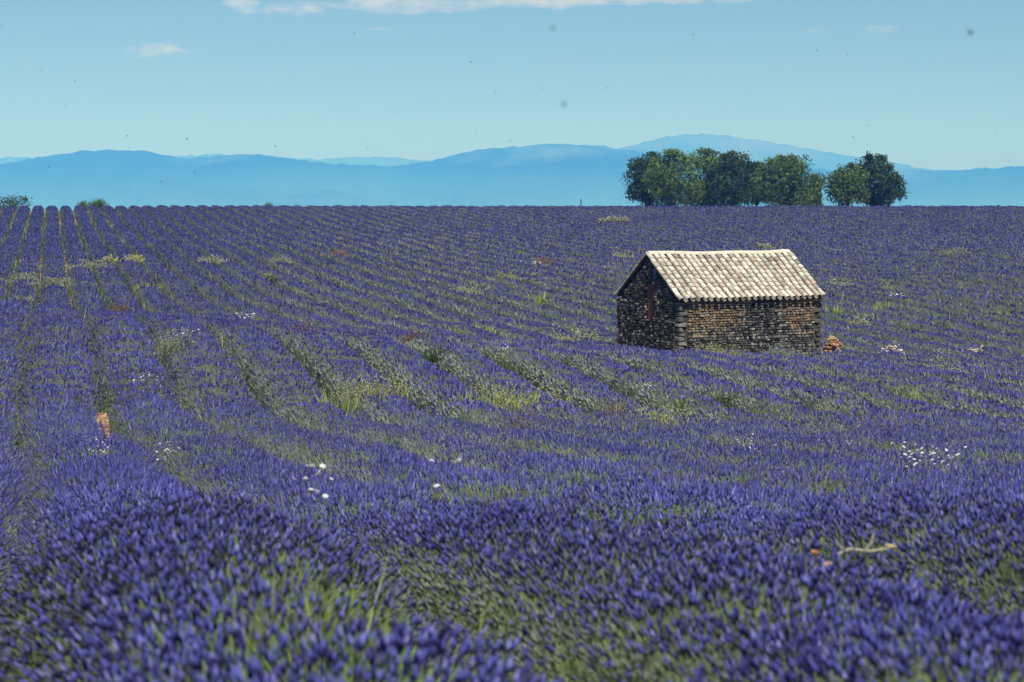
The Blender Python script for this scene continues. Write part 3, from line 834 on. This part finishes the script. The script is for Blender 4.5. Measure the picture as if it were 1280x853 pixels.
def flower_mesh(r):
    """a domed white flower head: a ring of cupped petals round a knob"""
    mb = MB(); n = 6
    for k in range(n):
        a = 6.2832 * k / n; b = a + .42; c = a - .42
        mb.add([(0, 0, -.1 * r), (math.cos(c) * r * .7, math.sin(c) * r * .7, .25 * r), (math.cos(a) * r, math.sin(a) * r, .10 * r), (math.cos(b) * r * .7, math.sin(b) * r * .7, .25 * r), (0, 0, .5 * r)],
               [(0, 1, 2, 3), (4, 1, 2, 3)], (.80, .80, .74))
    return mb.mesh('flower', [M_PETAL])
FLOWER = flower_mesh(1.0)

# kind, photograph x, y of the middle, width in photograph pixels, name, label
WEEDS = [
 ('green', 312, 676, 44, 'grass_tuft', 'bright green grass tuft beside the big blurred lavender row in the lower left'),
 ('green', 411, 738, 46, 'grass_tuft', 'yellow-green grass clump low in the gap right of the corner row'),
 ('green', 545, 832, 60, 'grass_tuft', 'blurred green grass patch at the very bottom of the picture'),
 ('green', 440, 775, 44, 'grass_tuft', 'blurred green grass between the two clumps along the lower gap'),
 ('green', 853, 692, 36, 'grass_tuft', 'tall upright green grass tuft in the lower middle of the foreground'),
 ('dark', 735, 507, 26, 'grass_tuft', 'dark green tuft left of the yellow and orange weed patch'),
 ('dark', 853, 497, 24, 'grass_tuft', 'dark green tuft behind the yellow and orange weed patch, below the hut'),
 ('dark', 905, 487, 26, 'grass_tuft', 'dark green tuft below the right half of the hut'),
 ('dark', 1030, 521, 30, 'grass_tuft', 'wide dark green tuft below the right corner of the hut'),
 ('dark', 505, 548, 28, 'grass_tuft', 'dark green grass tuft at the foot of a row left of centre'),
 ('green', 552, 524, 22, 'grass_tuft', 'small bright green tuft on a row just left of centre'),
 ('dark', 545, 432, 20, 'grass_tuft', 'dark green tuft beside the rusty weed left of the hut'),
 ('dark', 690, 397, 20, 'grass_tuft', 'dark green tuft high on the slope left of the hut'),
 ('green', 1276, 378, 26, 'grass_tuft', 'green tuft cut by the right edge of the picture'),
 ('green', 1255, 387, 20, 'grass_tuft', 'bright green tuft near the right edge of the picture'),
 ('dark', 1185, 393, 28, 'grass_tuft', 'dark green tuft between the stone pile and the right edge'),
 ('olive', 425, 496, 30, 'dry_weed', 'olive yellow weed on a row in the left middle of the field'),
 ('straw', 478, 487, 60, 'dry_weed', 'wide straw-coloured weed patch in the middle of the field, left of centre'),
 ('olive', 600, 492, 40, 'dry_weed', 'olive weed left of the large yellow one at the field centre'),
 ('straw', 645, 492, 66, 'dry_weed', 'large straw yellow weed at the centre of the field'),
 ('straw', 822, 517, 70, 'dry_weed', 'large pale yellow weed with fine stems right of the rusty weed'),
 ('olive', 790, 535, 52, 'dry_weed', 'yellow-green weed in front of the rusty weed at the field centre'),
 ('olive', 1133, 487, 34, 'dry_weed', 'olive yellow weed standing below the white stone pile'),
 ('pale', 460, 578, 58, 'dry_weed', 'pale straw weed with seed heads left of centre above the white blossoms'),
 ('pale', 551, 560, 24, 'dry_weed', 'narrow upright straw-coloured stalks just left of centre'),
 ('pale', 1057, 545, 26, 'dry_weed', 'tall pale umbel stalk standing alone right of centre'),
 ('pale', 1000, 543, 34, 'dry_weed', 'pale bushy weed below the right half of the hut'),
 ('pale', 1095, 567, 46, 'dry_weed', 'pale green weed right of the tall umbel stalk'),
 ('pale', 1050, 505, 26, 'dry_weed', 'grey straw weed beside the wide dark green tuft'),
 ('pale', 1000, 570, 20, 'dry_weed', 'thin pale stalks right of the small white flowers'),
 ('olive', 35, 325, 22, 'dry_weed', 'yellow-green weed on the far left rows nearest the left edge'),
 ('olive', 180, 355, 26, 'dry_weed', 'bright yellow-green round weed on the left slope'),
 ('straw', 135, 325, 16, 'dry_weed', 'straw weed over the left orange soil patch on the far left slope'),
 ('straw', 165, 323, 18, 'dry_weed', 'straw weed over the right orange soil patch on the far left slope'),
 ('pale', 108, 332, 26, 'dry_weed', 'pale weed left of the two orange patches on the far left slope'),
 ('pale', 25, 348, 30, 'dry_weed', 'grey-green speckled weed near the left edge below the yellow-green one'),
 ('pale', 70, 355, 34, 'dry_weed', 'grey-green weed patch on the second row of the left slope'),
 ('olive', 28, 371, 26, 'dry_weed', 'low olive weed by the left edge above the near hump'),
 ('pale', 271, 325, 22, 'dry_weed', 'pale weed on the bright band of the left slope'),
 ('pale', 350, 326, 18, 'dry_weed', 'pale buff weed on the bright band left of centre'),
 ('pale', 338, 345, 16, 'dry_weed', 'round pale weed just below the bright band of the slope'),
 ('olive', 648, 315, 18, 'dry_weed', 'yellow-green upright weed far up the slope left of the hut'),
 ('straw', 630, 345, 24, 'dry_weed', 'broad ochre weed left of the hut roof on the far slope'),
 ('pale', 588, 362, 24, 'dry_weed', 'pale weed below the ochre one left of the hut'),
 ('olive', 675, 370, 34, 'dry_weed', 'olive patch of weeds on the slope just left of the hut'),
 ('pale', 712, 420, 34, 'dry_weed', 'pale weed clump immediately left of the hut foot'),
 ('pale', 1113, 358, 30, 'dry_weed', 'tall whitish dry weed right of the hut'),
 ('olive', 1106, 381, 28, 'dry_weed', 'low yellow weed under the whitish one right of the hut'),
 ('pale', 1048, 352, 26, 'dry_weed', 'pale weed close to the right eave of the hut'),
 ('pale', 1072, 400, 26, 'dry_weed', 'grey pale weed right of the hut, level with its wall'),
 ('pale', 1196, 316, 24, 'dry_weed', 'pale straggling weed on the far slope near the right edge'),
 ('olive', 1043, 385, 20, 'dry_weed', 'green-yellow weed touching the view beside the hut wall'),
 ('pale', 955, 308, 16, 'dry_weed', 'pale weed showing just above the hut ridge'),
 ('pale', 775, 320, 22, 'dry_weed', 'pale weed beside the left end of the hut ridge'),
 ('pale', 770, 275, 30, 'dry_weed', 'flat pale weed strip below the skyline left of the grove'),
 ('olive', 1265, 470, 40, 'dry_weed', 'straggling olive weed at the right edge below the stones'),
 ('pale', 210, 425, 30, 'dry_weed', 'pale weed under the white specks on the near left hump'),
 ('olive', 278, 565, 26, 'dry_weed', 'olive weed in the furrow left of centre'),
 ('olive', 600, 407, 24, 'dry_weed', 'olive weed on the slope midway between left edge and hut'),
 ('pale', 985, 440, 26, 'dry_weed', 'pale grass clump against the foot of the hut front near its right corner'),
 ('straw', 892, 437, 18, 'dry_weed', 'small straw weed against the foot of the hut front near its left corner'),
 ('olive', 960, 512, 34, 'dry_weed', 'olive weed between the two dark green tufts below the hut'),
 ('pale', 1185, 455, 30, 'dry_weed', 'pale weed between the white stone pile and the buff stones'),
 ('straw', 1010, 600, 30, 'dry_weed', 'straw weed in the near right field left of the large white bush'),
 ('olive', 700, 545, 30, 'dry_weed', 'olive weed in front of the reddish low weed at the centre'),
 ('rust', 772, 513, 34, 'dry_weed', 'rusty orange dry weed at the field centre left of the pale yellow one'),
 ('rust', 1106, 534, 26, 'dry_weed', 'small rust-red weed in the right half of the field'),
 ('rust', 526, 420, 28, 'dry_weed', 'rusty weed on the slope left of the hut'),
 ('rust', 655, 528, 30, 'dry_weed', 'reddish low weed under the large straw yellow weed'),
 ('rust', 425, 317, 14, 'dry_weed', 'tiny reddish weed far up the middle slope'),
 ('rust', 382, 412, 18, 'dry_weed', 'small reddish weed on the near left hump'),
 ('rust', 145, 386, 18, 'dry_weed', 'red and green weed on the left slope above the hump'),
 ('rust', 1150, 690, 56, 'dry_weed', 'blurred reddish dry weed right of the dead stick'),
 ('rust', 1082, 652, 52, 'dry_weed', 'blurred reddish brown weed behind the dead stick'),
 ('rust', 678, 326, 18, 'dry_weed', 'pinkish weed with white specks far left of the hut'),
 ('white', 393, 644, 42, 'white_flower', 'bright white blossoms in the near foreground left of centre'),
 ('white', 545, 641, 14, 'white_flower', 'left of two single cream blossoms in the near middle'),
 ('white', 580, 652, 14, 'white_flower', 'right of two single cream blossoms in the near middle'),
 ('white', 1162, 606, 90, 'white_flower', 'large bush of white blossoms in the right foreground'),
 ('white', 940, 575, 40, 'white_flower', 'cluster of small white flowers right of centre'),
 ('white', 120, 577, 50, 'white_flower', 'sparse white flowers on the crown of the corner lavender row'),
 ('white', 182, 475, 40, 'white_flower', 'white specks of flowers on the third row from the left edge'),
 ('white', 205, 590, 34, 'white_flower', 'white flowers in the gap right of the corner row'),
 ('white', 228, 420, 30, 'white_flower', 'white flower specks over the pale weed on the near left hump'),
 ('white', 808, 488, 36, 'white_flower', 'row of tiny white flowers above the yellow weeds at the field centre'),
 ('white', 670, 330, 22, 'white_flower', 'white flower patch far left of the hut'),
 ('white', 1118, 370, 20, 'white_flower', 'white flowers at the foot of the whitish dry weed'),
 ('white', 1165, 560, 0, 'skip', ''),
 ('white', 630, 439, 20, 'white_flower', 'ring of tiny white flowers left of the hut foot'),
 ('white', 310, 398, 40, 'white_flower', 'scattered white flowers on the middle left rows'),
]
WEEDS = [q for q in WEEDS if q[4] != 'skip']
placed = []
for (kind, px, py, wpx, nm, lb) in WEEDS:
    x, y, z = place(px, py, .90 if kind == 'white' else .74)
    placed.append((x, y, z))
    r = wpx * y / FPX * .5
    if kind not in ('white',): CLEAR.append((x, y, min(max(r * 1.25, .6 if kind == 'green' and y < 30 else .28), 1.6)))
SOIL = [(124, 522, .34), (128, 542, .30), (22, 571, .32), (27, 530, .25), (1040, 440, .9), (1115, 441, .8), (1225, 441, .6), (1060, 690, .25), (1030, 700, .25),
        (130, 328, .7), (160, 330, .7), (425, 530, .3), (300, 399, .3)]
soil_pts = []; BARE = []
for (px, py, r) in SOIL:
    p = place(px, py, .12); soil_pts.append(p); CLEAR.append((p[0], p[1], r))
    if (px, py) in ((124, 522), (128, 542), (22, 571)):
        for k in range(-22, 4): CLEAR.append((p[0] + RD[0] * k * .4, p[1] + RD[1] * k * .4, .28 if px > 100 else .24)); BARE.append(CLEAR[-1])

# ---- the rows
near = {0: 'broadest lavender row, bulging out of focus across the lower left corner',
        1: 'blurred lavender row filling the bottom middle, right of the corner row',
        -1: 'lavender row at the left edge with bare orange soil beside it'}
words = ['first', 'second', 'third', 'fourth', 'fifth', 'sixth', 'seventh', 'eighth', 'ninth', 'tenth', 'eleventh', 'twelfth', 'thirteenth', 'fourteenth', 'fifteenth', 'sixteenth', 'seventeenth', 'eighteenth']
for m in range(-9, 82):
    o = build_row(m)
    if o is None: continue
    xc = 64 + 17.3 * (m + .1)
    if m in near: lb = near[m]
    elif m < -1: lb = 'lavender row at the far left that runs up to the dark bush'
    elif m < len(words): lb = 'lavender row with the %s rounded end along the left skyline, right of the dark bush' % words[m]
    elif xc < 726: lb = 'violet lavender row meeting the skyline between the last rounded ends and the stake'
    elif xc < 785: lb = 'violet lavender row meeting the skyline between the stake and the grove'
    elif xc < 1133: lb = 'violet lavender row running up to the skyline below the grove'
    elif xc < 1290: lb = 'violet lavender row meeting the skyline right of the grove'
    else: lb = 'violet lavender row leaving the picture at its right edge'
    tag(o, lb, 'lavender row', 'lavender rows running up the field')
print('row triangles', tri_count)

# ---- weeds, flowers
rw = random.Random(5)
for (kind, px, py, wpx, nm, lb), (x, y, z) in zip(WEEDS, placed):
    wd = wpx * y / FPX * (1.9 if kind in ('straw', 'olive', 'pale') and 28 < y < 100 else 1)
    ht = min(max(1.12, wd * .85), 1.35) if kind != 'white' else .96
    if y < 30: ht = 1.06 if kind == 'green' else 1.08
    grp = {'grass_tuft': 'green grass tufts among the lavender', 'dry_weed': 'dry weeds among the lavender', 'white_flower': 'white wild flowers among the lavender'}[nm]
    mb = weed_mesh(kind, wd if kind != 'white' else wd * .8, ht, rw, y)
    if kind != 'white':
        o = mb.build(nm, [M_WEED], None, (x, y, z)); tag(o, lb, nm.split('_')[1] if nm != 'dry_weed' else 'weed', grp)
        o.rotation_euler[2] = rw.uniform(0, 6.28)
    else:
        root = empty(nm, (x, y, z)); tag(root, lb, 'wild flower', grp)
        mb.build('stems', [M_WEED], root)
        big = wpx < 20 or (px, py) == (393, 644)
        nf = 2 if wpx < 20 else 11 if big else int(min(60, 10 + wpx * .5))
        for k in range(nf):
            f = bpy.data.objects.new('flower', FLOWER); C.objects.link(f); f.parent = root
            fx, fy = rw.gauss(0, wd * .26), rw.gauss(0, wd * .22)
            rr = rw.uniform(.55, 1.1) * (.021 if big else .021 if wpx > 80 else .015) * max(1, y / 34)
            f.location = (fx, fy, ht * rw.uniform(.92, 1.12) + (.10 * rw.random() if wpx > 80 else 0)); f.scale = (rr, rr, rr * 1.2)
            f.rotation_euler = (rw.uniform(-.6, .9), rw.uniform(-.6, .6), rw.uniform(0, 6))

# ---- uncounted small grass and weeds along the furrows
def undergrowth():
    n = 48000
    m_ = rng.integers(-8, 80, n); D = 6 + 300 * rng.random(n) ** 1.25
    v = (m_ + .5) * SP + A0 + rng.normal(0, .26, n)
    u = (D - v * RN[1]) / RD[1]
    x, y = row_xy(v, u)
    dens = fbm(x * .16 + 3, y * .09 + 8, seed=71, oct=3)
    lx, ly = hut_local(x, y)
    keep = in_view(x, y, 1.0) & (rng.random(n) < np.clip((dens - .40) * 4.5, .08, 1)) & (y > 5) & ~((lx > -.2) & (lx < HL + .2) & (ly > -.2) & (ly < HW + .2))
    x, y = x[keep], y[keep]
    bare = np.ones_like(x)
    for (cx, cy, r) in BARE: bare = np.minimum(bare, np.hypot(x - cx, y - cy) / r)
    x, y = x[bare > .8], y[bare > .8]; n = len(x)
    # each a small fan of three blades
    x, y = np.repeat(x, 3), np.repeat(y, 3); n = len(x)
    z = ground_z(x, y)
    fat = np.clip(y / 45, .55, 4)
    h = rng.uniform(.35, .86, n); an = rng.uniform(0, 6.283, n); ln = rng.uniform(.05, .4, n) * h
    P = np.stack([x + rng.normal(0, .07, n), y + rng.normal(0, .07, n), z], -1)
    a = np.stack([np.cos(an + 1.57), np.sin(an + 1.57), 0 * an], -1) * (rng.uniform(.005, .011, n) * fat)[:, None]
    mid = P + np.stack([np.cos(an) * ln * .4, np.sin(an) * ln * .4, h * .6], -1)
    T = P + np.stack([np.cos(an) * ln, np.sin(an) * ln, h], -1)
    V = np.stack([P - a, P + a, mid + a, mid - a, T, T], 1).reshape(-1, 3)
    i = np.arange(n)[:, None] * 6
    F = np.concatenate([i + [0, 1, 2], i + [0, 2, 3], i + [3, 2, 4]])
    pal = np.array(GREEN[:2] + STRAW + PALE * 2 + OLIVE + DARKG * 5) * np.array([.85, .88, .9])
    c = pal[rng.integers(0, len(pal), n)] * rng.uniform(.6, 1.05, (n, 1))
    tag(link('grass', np_mesh('grass', V, F, [M_WEED], col=np.concatenate([c] * 3))), kind='stuff')
undergrowth()

# ---- clods, stones, stick
def pebble_mesh():
    import bmesh
    bm = bmesh.new(); bmesh.ops.create_icosphere(bm, subdivisions=1, radius=.56)
    for v in bm.verts: v.co *= rw.uniform(.78, 1.18)
    me = bpy.data.meshes.new('rock'); bm.to_mesh(me); bm.free(); me.materials.append(M_STONE)
    return me
ROCKS = [pebble_mesh() for _ in range(6)]
def stone_pile(px, py, n, spread, size, cols, name, label, cat, hgt=.25, piece='stone'):
    x, y, z = place(px, py, hgt * .55)
    root = empty(name, (x, y, z)); tag(root, label, cat)
    for k in range(n):
        o = bpy.data.objects.new(piece, rw.choice(ROCKS)); C.objects.link(o); o.parent = root
        r = rw.random() ** .6; an = rw.uniform(0, 6.283)
        s = size * rw.uniform(.5, 1.25)
        ox, oy = math.cos(an) * r * spread, math.sin(an) * r * spread * .7
        o.location = (ox, oy, float(ground_z(x + ox, y + oy)) - z + hgt * (1 - r * r) * rw.uniform(.7, 1) + s * .3)
        o.scale = (s * rw.uniform(.8, 1.4), s * rw.uniform(.8, 1.2), s * rw.uniform(.55, .9))
        o.rotation_euler = (rw.uniform(-.5, .5), rw.uniform(-.5, .5), rw.uniform(0, 6))
        g = rw.uniform(.75, 1.15); o.color = (*[c * g for c in rw.choice(cols)], 1)
    return root
stone_pile(1043, 437, 190, .52, .14, [(.40, .21, .09), (.40, .28, .14), (.46, .37, .22), (.32, .16, .08)], 'rubble_pile', 'heap of orange and buff rubble against the right corner of the hut', 'rubble', 1.08)
stone_pile(1116, 443, 90, .85, .10, [(.66, .62, .55), (.58, .48, .38), (.60, .40, .26), (.7, .68, .62)], 'stone_pile', 'low pile of whitish stones in the lavender right of the hut', 'stones', .98)
stone_pile(1222, 444, 70, 1.0, .10, [(.62, .56, .46), (.60, .44, .30), (.56, .50, .42)], 'stone_pile', 'spread of buff stones near the right edge, beyond the whitish pile', 'stones', .98)
def clods(px, py, n, sx, sy, label):
    x, y, z = place(px, py, .05); mb = MB()
    for k in range(n):
        s = rw.uniform(.03, .10); v = rw.gauss(0, sx); u = rw.gauss(0, sy)
        cx, cy = x + v * RN[0] + u * RD[0], y + v * RN[1] + u * RD[1]
        g = rw.uniform(.7, 1.2); c = tuple(q * g for q in rw.choice([(.37, .19, .09), (.42, .26, .14), (.46, .33, .22), (.27, .14, .07)]))
        p = rw.choice(ROCKS); rot = Matrix.Rotation(rw.uniform(0, 6), 3, 'Z') @ Matrix.Rotation(rw.uniform(-.5, .5), 3, 'X')
        mb.add([rot @ Vector((q.co.x * s * 1.3, q.co.y * s, q.co.z * s * .8)) + Vector((cx, cy, float(ground_z(cx, cy)) + s * .25)) for q in p.vertices], [tuple(f.vertices) for f in p.polygons], c)
    tag(mb.build('soil_clods', [M_STONE_T]), label, None, None, 'stuff')
clods(124, 524, 200, .20, 1.3, 'broken orange soil in the furrow at the left')
clods(133, 546, 90, .16, .7, 'broken orange soil lower in the same furrow')
clods(22, 571, 150, .14, 1.0, 'broken orange soil by the left edge')
clods(130, 328, 60, .4, .6, 'orange soil under the straw weed on the left slope')
clods(162, 329, 60, .4, .6, 'orange soil under the right straw weed on the left slope')

x, y, z = place(1080, 690, .86)
st = MB(); zt = .86
st.tube([(-.19, 0, zt - .03), (-.08, .03, zt + .012), (.05, .0, zt), (.20, .02, zt + .02)], [.011, .012, .009, .006], 6, (.42, .38, .27))
st.tube([(.02, .0, zt), (.08, .06, zt + .06), (.10, .10, zt + .12)], [.007, .005, .003], 5, (.40, .36, .26))
st.tube([(-.12, .02, zt), (-.17, .09, zt + .07)], [.006, .003], 5, (.40, .36, .26))
st.v = [((a - 0) * .55, b * .55, zt + (c - zt) * .55) for a, b, c in st.v]
tag(st.build('dead_stick', [M_WOOD], None, (x, y, z)), 'pale dead stick lying across the lavender in the right foreground', 'stick')
for (px, py, s, c, lb) in ((1021, 691, .036, (.55, .24, .10), 'small orange stone at the left end of the dead stick'), (1040, 707, .050, (.58, .33, .17), 'flat orange-buff stone in front of the dead stick'), (1118, 684, .030, (.62, .48, .26), 'cream stone at the right end of the dead stick'), (1076, 647, .034, (.62, .54, .42), 'cream stone behind the dead stick among reddish weeds')):
    x, y, z = place(px, py, .86)
    o = bpy.data.objects.new('loose_stone', rw.choice(ROCKS)); C.objects.link(o); o.location = (x, y, z + .86); o.scale = (s * 1.6, s, s * .6)
    o.rotation_euler = (.1, .2, rw.uniform(0, 3)); o.color = (*c, 1); tag(o, lb, 'stone')

# ------------------------------------------------------------------ trees
def tree(name, px0, px1, ytop, dist, leafcol, nclump, label, cat='tree', group=None, trunk=True, leaf=.20, nleaf=210, ybot=258, dens=1.0, seed=0):
    rnd = np.random.default_rng(seed + 100); rd = random.Random(seed)
    cx = ((px0 + px1) / 2 - 640) / FPX * dist; hw = (px1 - px0) / 2 / FPX * dist * 1.08
    g = float(ground_z(cx, dist)); top = EYE + (HOR - ytop) / FPX * dist - g
    low = EYE + (HOR - ybot) / FPX * dist - g
    root = empty(name, (cx, dist, g)); tag(root, label, cat, group)
    clumps = []
    tries = 0
    nclump = int(nclump * 1.25)
    while len(clumps) < nclump and tries < 4000:
        tries += 1
        p = rnd.uniform(-1, 1, 3); r = np.linalg.norm(p * [1, 1, 1])
        if r > 1 or r < .35: continue
        zz = low * .75 + (top - low * .75) * (.5 + .5 * p[2])
        wz = 1.0 - .25 * max(0, p[2]) - .15 * max(0, -p[2])
        s = rnd.uniform(.6, 1.05) * (hw * .36 + .34)
        c = np.array([p[0] * (hw - s * .45) * wz, p[1] * hw * .9, min(zz, top - s * .55)])
        clumps.append((c, s))
    for _ in range(5 if trunk else 1):            # ragged leaders that stand out of the outline
        p = rnd.uniform(-.75, .75); s = rnd.uniform(.28, .45)
        clumps.append((np.array([p * hw, rnd.uniform(-.4, .4) * hw, low + (top - low) * (1.02 - .45 * p * p) - s * .3]), s))
    n_each = int(nleaf * dens)
    Vs, Cs = [], []
    for (c, s) in clumps:
        n = int(n_each * rnd.uniform(.6, 1.3))
        q = rnd.normal(0, 1, (n, 3)); q /= np.linalg.norm(q, axis=1, keepdims=True)
        q = q * (rnd.random((n, 1)) ** .33) * s * np.array([1.15, 1.15, .85]) + c + rnd.normal(0, .19, (n, 3))
        nn = rnd.normal(0, 1, (n, 3)) + [0, 0, .5]; nn /= np.linalg.norm(nn, axis=1, keepdims=True)
        a = np.cross(nn, rnd.normal(0, 1, (n, 3))); a /= np.linalg.norm(a, axis=1, keepdims=True); b = np.cross(nn, a)
        sz = rnd.uniform(.55, 1.25, (n, 1)) * leaf
        Vs.append(np.stack([q - a * sz, q + b * sz * .55, q + a * sz, q - b * sz * .55], 1).reshape(-1, 3))
        k = rnd.uniform(.72, 1.28, (n, 1)) * rnd.uniform(.6, 1.4)
        mix = rnd.random((n, 1)) < .25
        Cs.append(np.where(mix, np.array(leafcol) * k * [1.25, 1.15, .9], np.array(leafcol) * k))
    V = np.concatenate(Vs); n = len(V) // 4
    link('crown', np_mesh('crown', V, np.arange(n * 4).reshape(-1, 4), [M_LEAF], col=np.concatenate(Cs)), root)
    tb = MB(); h0 = max(low * .6, .5); r0 = .13 + .03 * hw
    if trunk:
        tb.tube([(0, 0, -.2), (.05, .03, h0 * .6), (0, .05, h0 * 1.3), (.1, 0, top * .55)], [r0 * 1.3, r0, r0 * .85, r0 * .4], 8)
        for (c, s) in clumps[::2]:
            b0 = Vector((0, .04, h0 * rd.uniform(.8, 1.7))); e = Vector(c)
            mid = b0.lerp(e, .5) + Vector((0, 0, .25))
            tb.tube([b0, mid, e], [r0 * .45, r0 * .26, r0 * .07], 5, cap=False)
    else:
        for (c, s) in clumps[::2]:
            tb.tube([(rd.uniform(-.15, .15), rd.uniform(-.15, .15), -.1), Vector(c) * .5, Vector(c)], [.05, .035, .012], 5, cap=False)
    tb.build('trunk' if trunk else 'stems', [M_BARK], root, smooth=True)
    return root
GR = 'trees of the grove on the skyline'
DK, MD, LT = (.046, .088, .030), (.098, .165, .040), (.130, .205, .050)
tree('oak_tree', 783, 838, 194, 337, DK, 30, 'dark leafy tree at the left end of the grove, with a low drooping branch', group=GR, seed=1)
tree('oak_tree', 806, 874, 192, 331, MD, 34, 'olive green tree second from the left in the grove', group=GR, seed=2, ybot=262)
tree('oak_tree', 846, 914, 190, 336, MD, 34, 'tall green tree in the middle of the left block of the grove', group=GR, seed=3, ybot=262)
tree('oak_tree', 884, 946, 194, 332, (.046, .085, .030), 32, 'dark tree at the right end of the close left block', group=GR, seed=4, ybot=262)
tree('oak_tree', 928, 962, 206, 340, LT, 18, 'small light green tree filling the gap before the round one', group=GR, seed=5)
tree('oak_tree', 942, 1022, 198, 334, MD, 44, 'wide airy tree in the middle of the grove with sky showing through', group=GR, seed=6)
tree('oak_tree', 1006, 1028, 222, 339, LT, 16, 'low bright green tree at the right foot of the wide airy one', group=GR, seed=7)
tree('oak_tree', 1036, 1084, 208, 333, MD, 28, 'rounded lighter tree left of the tallest right one', group=GR, seed=8)
tree('oak_tree', 1068, 1116, 195, 337, DK, 34, 'tall dark tree near the right end of the grove', group=GR, seed=9)
tree('oak_tree', 1090, 1129, 219, 335, DK, 20, 'low dark tree with a bare trunk at the right end of the grove', group=GR, seed=10)
tree('bush', -14, 40, 247, 345, (.040, .068, .026), 16, 'dark bush behind the skyline at the left edge of the picture', 'bush', trunk=False, leaf=.16, nleaf=60, ybot=262, seed=11)
tree('shrub', 98, 112, 254, 344, (.10, .17, .05), 6, 'tiny green shrub tip on the skyline, nearer the dark bush', 'shrub', trunk=False, leaf=.11, ybot=262, seed=12)
tree('shrub', 113, 136, 252, 346, (.08, .14, .04), 8, 'green shrub with a taller sprig on the skyline right of the tiny one', 'shrub', trunk=False, leaf=.11, ybot=262, seed=13)
tree('shrub', 331, 342, 255.5, 342, (.10, .17, .05), 5, 'tiny lone green shrub on the skyline left of centre', 'shrub', trunk=False, leaf=.10, ybot=262, seed=14)

D = 318; gx = (726 - 640) / FPX * D; gz = float(ground_z(gx, D))
ps = MB(); ph = EYE + (HOR - 249.5) / FPX * D - gz
ps.tube([(0, 0, -.2), (.01, 0, ph * .6), (0, .0, ph)], [.09, .085, .075], 8, (.10, .09, .08)); ps.tube([(0, 0, ph), (0, 0, ph + .03)], [.10, .06], 8, (.08, .07, .06))
tag(ps.build('stake', [M_WOOD], None, (gx, D, gz)), 'short dark wooden stake on the skyline left of the grove', 'stake')

# ------------------------------------------------------------------ insects over the field
bd = MB(); bd.tube([(-.5, 0, 0), (-.38, 0, .0), (-.1, 0, .02), (.05, 0, .04), (.16, 0, .05), (.30, 0, .05), (.42, 0, .02), (.5, 0, -.02)], [.03, .13, .17, .10, .16, .17, .11, .05], 8)
bmesh_ = bd.mesh('insect_body', [M_INSECT], True)
wg = MB(); wg.add([(.08, 0, .16), (.2, .25, .24), (.1, .62, .34), (-.14, .66, .34), (-.2, .3, .25), (.08, 0, .172), (.2, .25, .252), (.1, .62, .352), (-.14, .66, .352), (-.2, .3, .262)], [(0, 1, 2, 3, 4), (9, 8, 7, 6, 5)])
wmesh = wg.mesh('wing', [M_INSECT])
BUGS = [(5, 33), (55, 89), (96, 102), (5, 100), (84, 134), (161, 170), (235, 174), (345, 183), (372, 190), (459, 185), (444, 42), (330, 66), (589, 78), (610, 73), (620, 116), (494, 145), (596, 164), (637, 177), (63, 209), (203, 227), (522, 222), (244, 216),
        (691, 36), (705, 131), (1210, 42), (678, 112), (758, 110), (953, 55), (1019, 63), (1057, 69), (1118, 124), (1190, 144), (933, 157), (1083, 157), (1065, 172), (1150, 103), (932, 115), (865, 44), (1243, 166), (1259, 201), (1183, 200), (679, 197)]
SPECIAL = {(691, 36): 'soft blurred insect near the top middle of the sky, upper of two', (705, 131): 'soft blurred insect in the middle of the sky, lower of two', (1210, 42): 'largest blurred dark insect high in the right corner of the sky'}
for (px, py) in BUGS:
    sp_ = (px, py) in SPECIAL
    D = (5.5 if px > 1000 else 5.0) if sp_ else rw.uniform(15, 26)
    zz = EYE + math.tan(math.atan((426.5 - py) / FPX) - PITCH) * D
    root = bpy.data.objects.new('flying_insect', bmesh_); C.objects.link(root)
    root.location = ((px - 640) / FPX * D, D, zz); s = rw.uniform(.011, .017) * (1.5 if px == 1210 else .8 if sp_ else 1); root.scale = (s, s, s)
    root.rotation_euler = (rw.uniform(-.4, .4), rw.uniform(-.5, .5), rw.uniform(0, 6.28))
    tag(root, SPECIAL.get((px, py), 'tiny dark insect, one of many specks flying in the pale blue sky'), 'insect', 'insects flying over the field')
    for sg in (1, -1):
        wo_ = bpy.data.objects.new('wing', wmesh); C.objects.link(wo_); wo_.parent = root; wo_.scale = (1, sg, 1)

# ------------------------------------------------------------------ the air between here and the hills
hz = MB(); x0, x1, y0, y1, z0, z1 = -13500, 13500, -120, 20600, -96, 620
hz.box(((x0 + x1) / 2, (y0 + y1) / 2, (z0 + z1) / 2), (x1 - x0, y1 - y0, z1 - z0))
hm = bpy.data.materials.new('haze'); hm.use_nodes = True; t = hm.node_tree; t.nodes.clear()
pv = t.nodes.new('ShaderNodeVolumePrincipled'); pv.inputs['Color'].default_value = (0.05, 0.28, 1.0, 1)
pv.inputs['Density'].default_value = 2.0e-4; pv.inputs['Absorption Color'].default_value = (1, 1, 1, 1); pv.inputs['Anisotropy'].default_value = -0.3
ot = t.nodes.new('ShaderNodeOutputMaterial'); t.links.new(pv.outputs[0], ot.inputs['Volume'])
tag(hz.build('haze', [hm]), kind='stuff')
print('total faces', sum(len(o.data.polygons) for o in sc.objects if o.type == 'MESH'), 'objects', len(sc.objects))
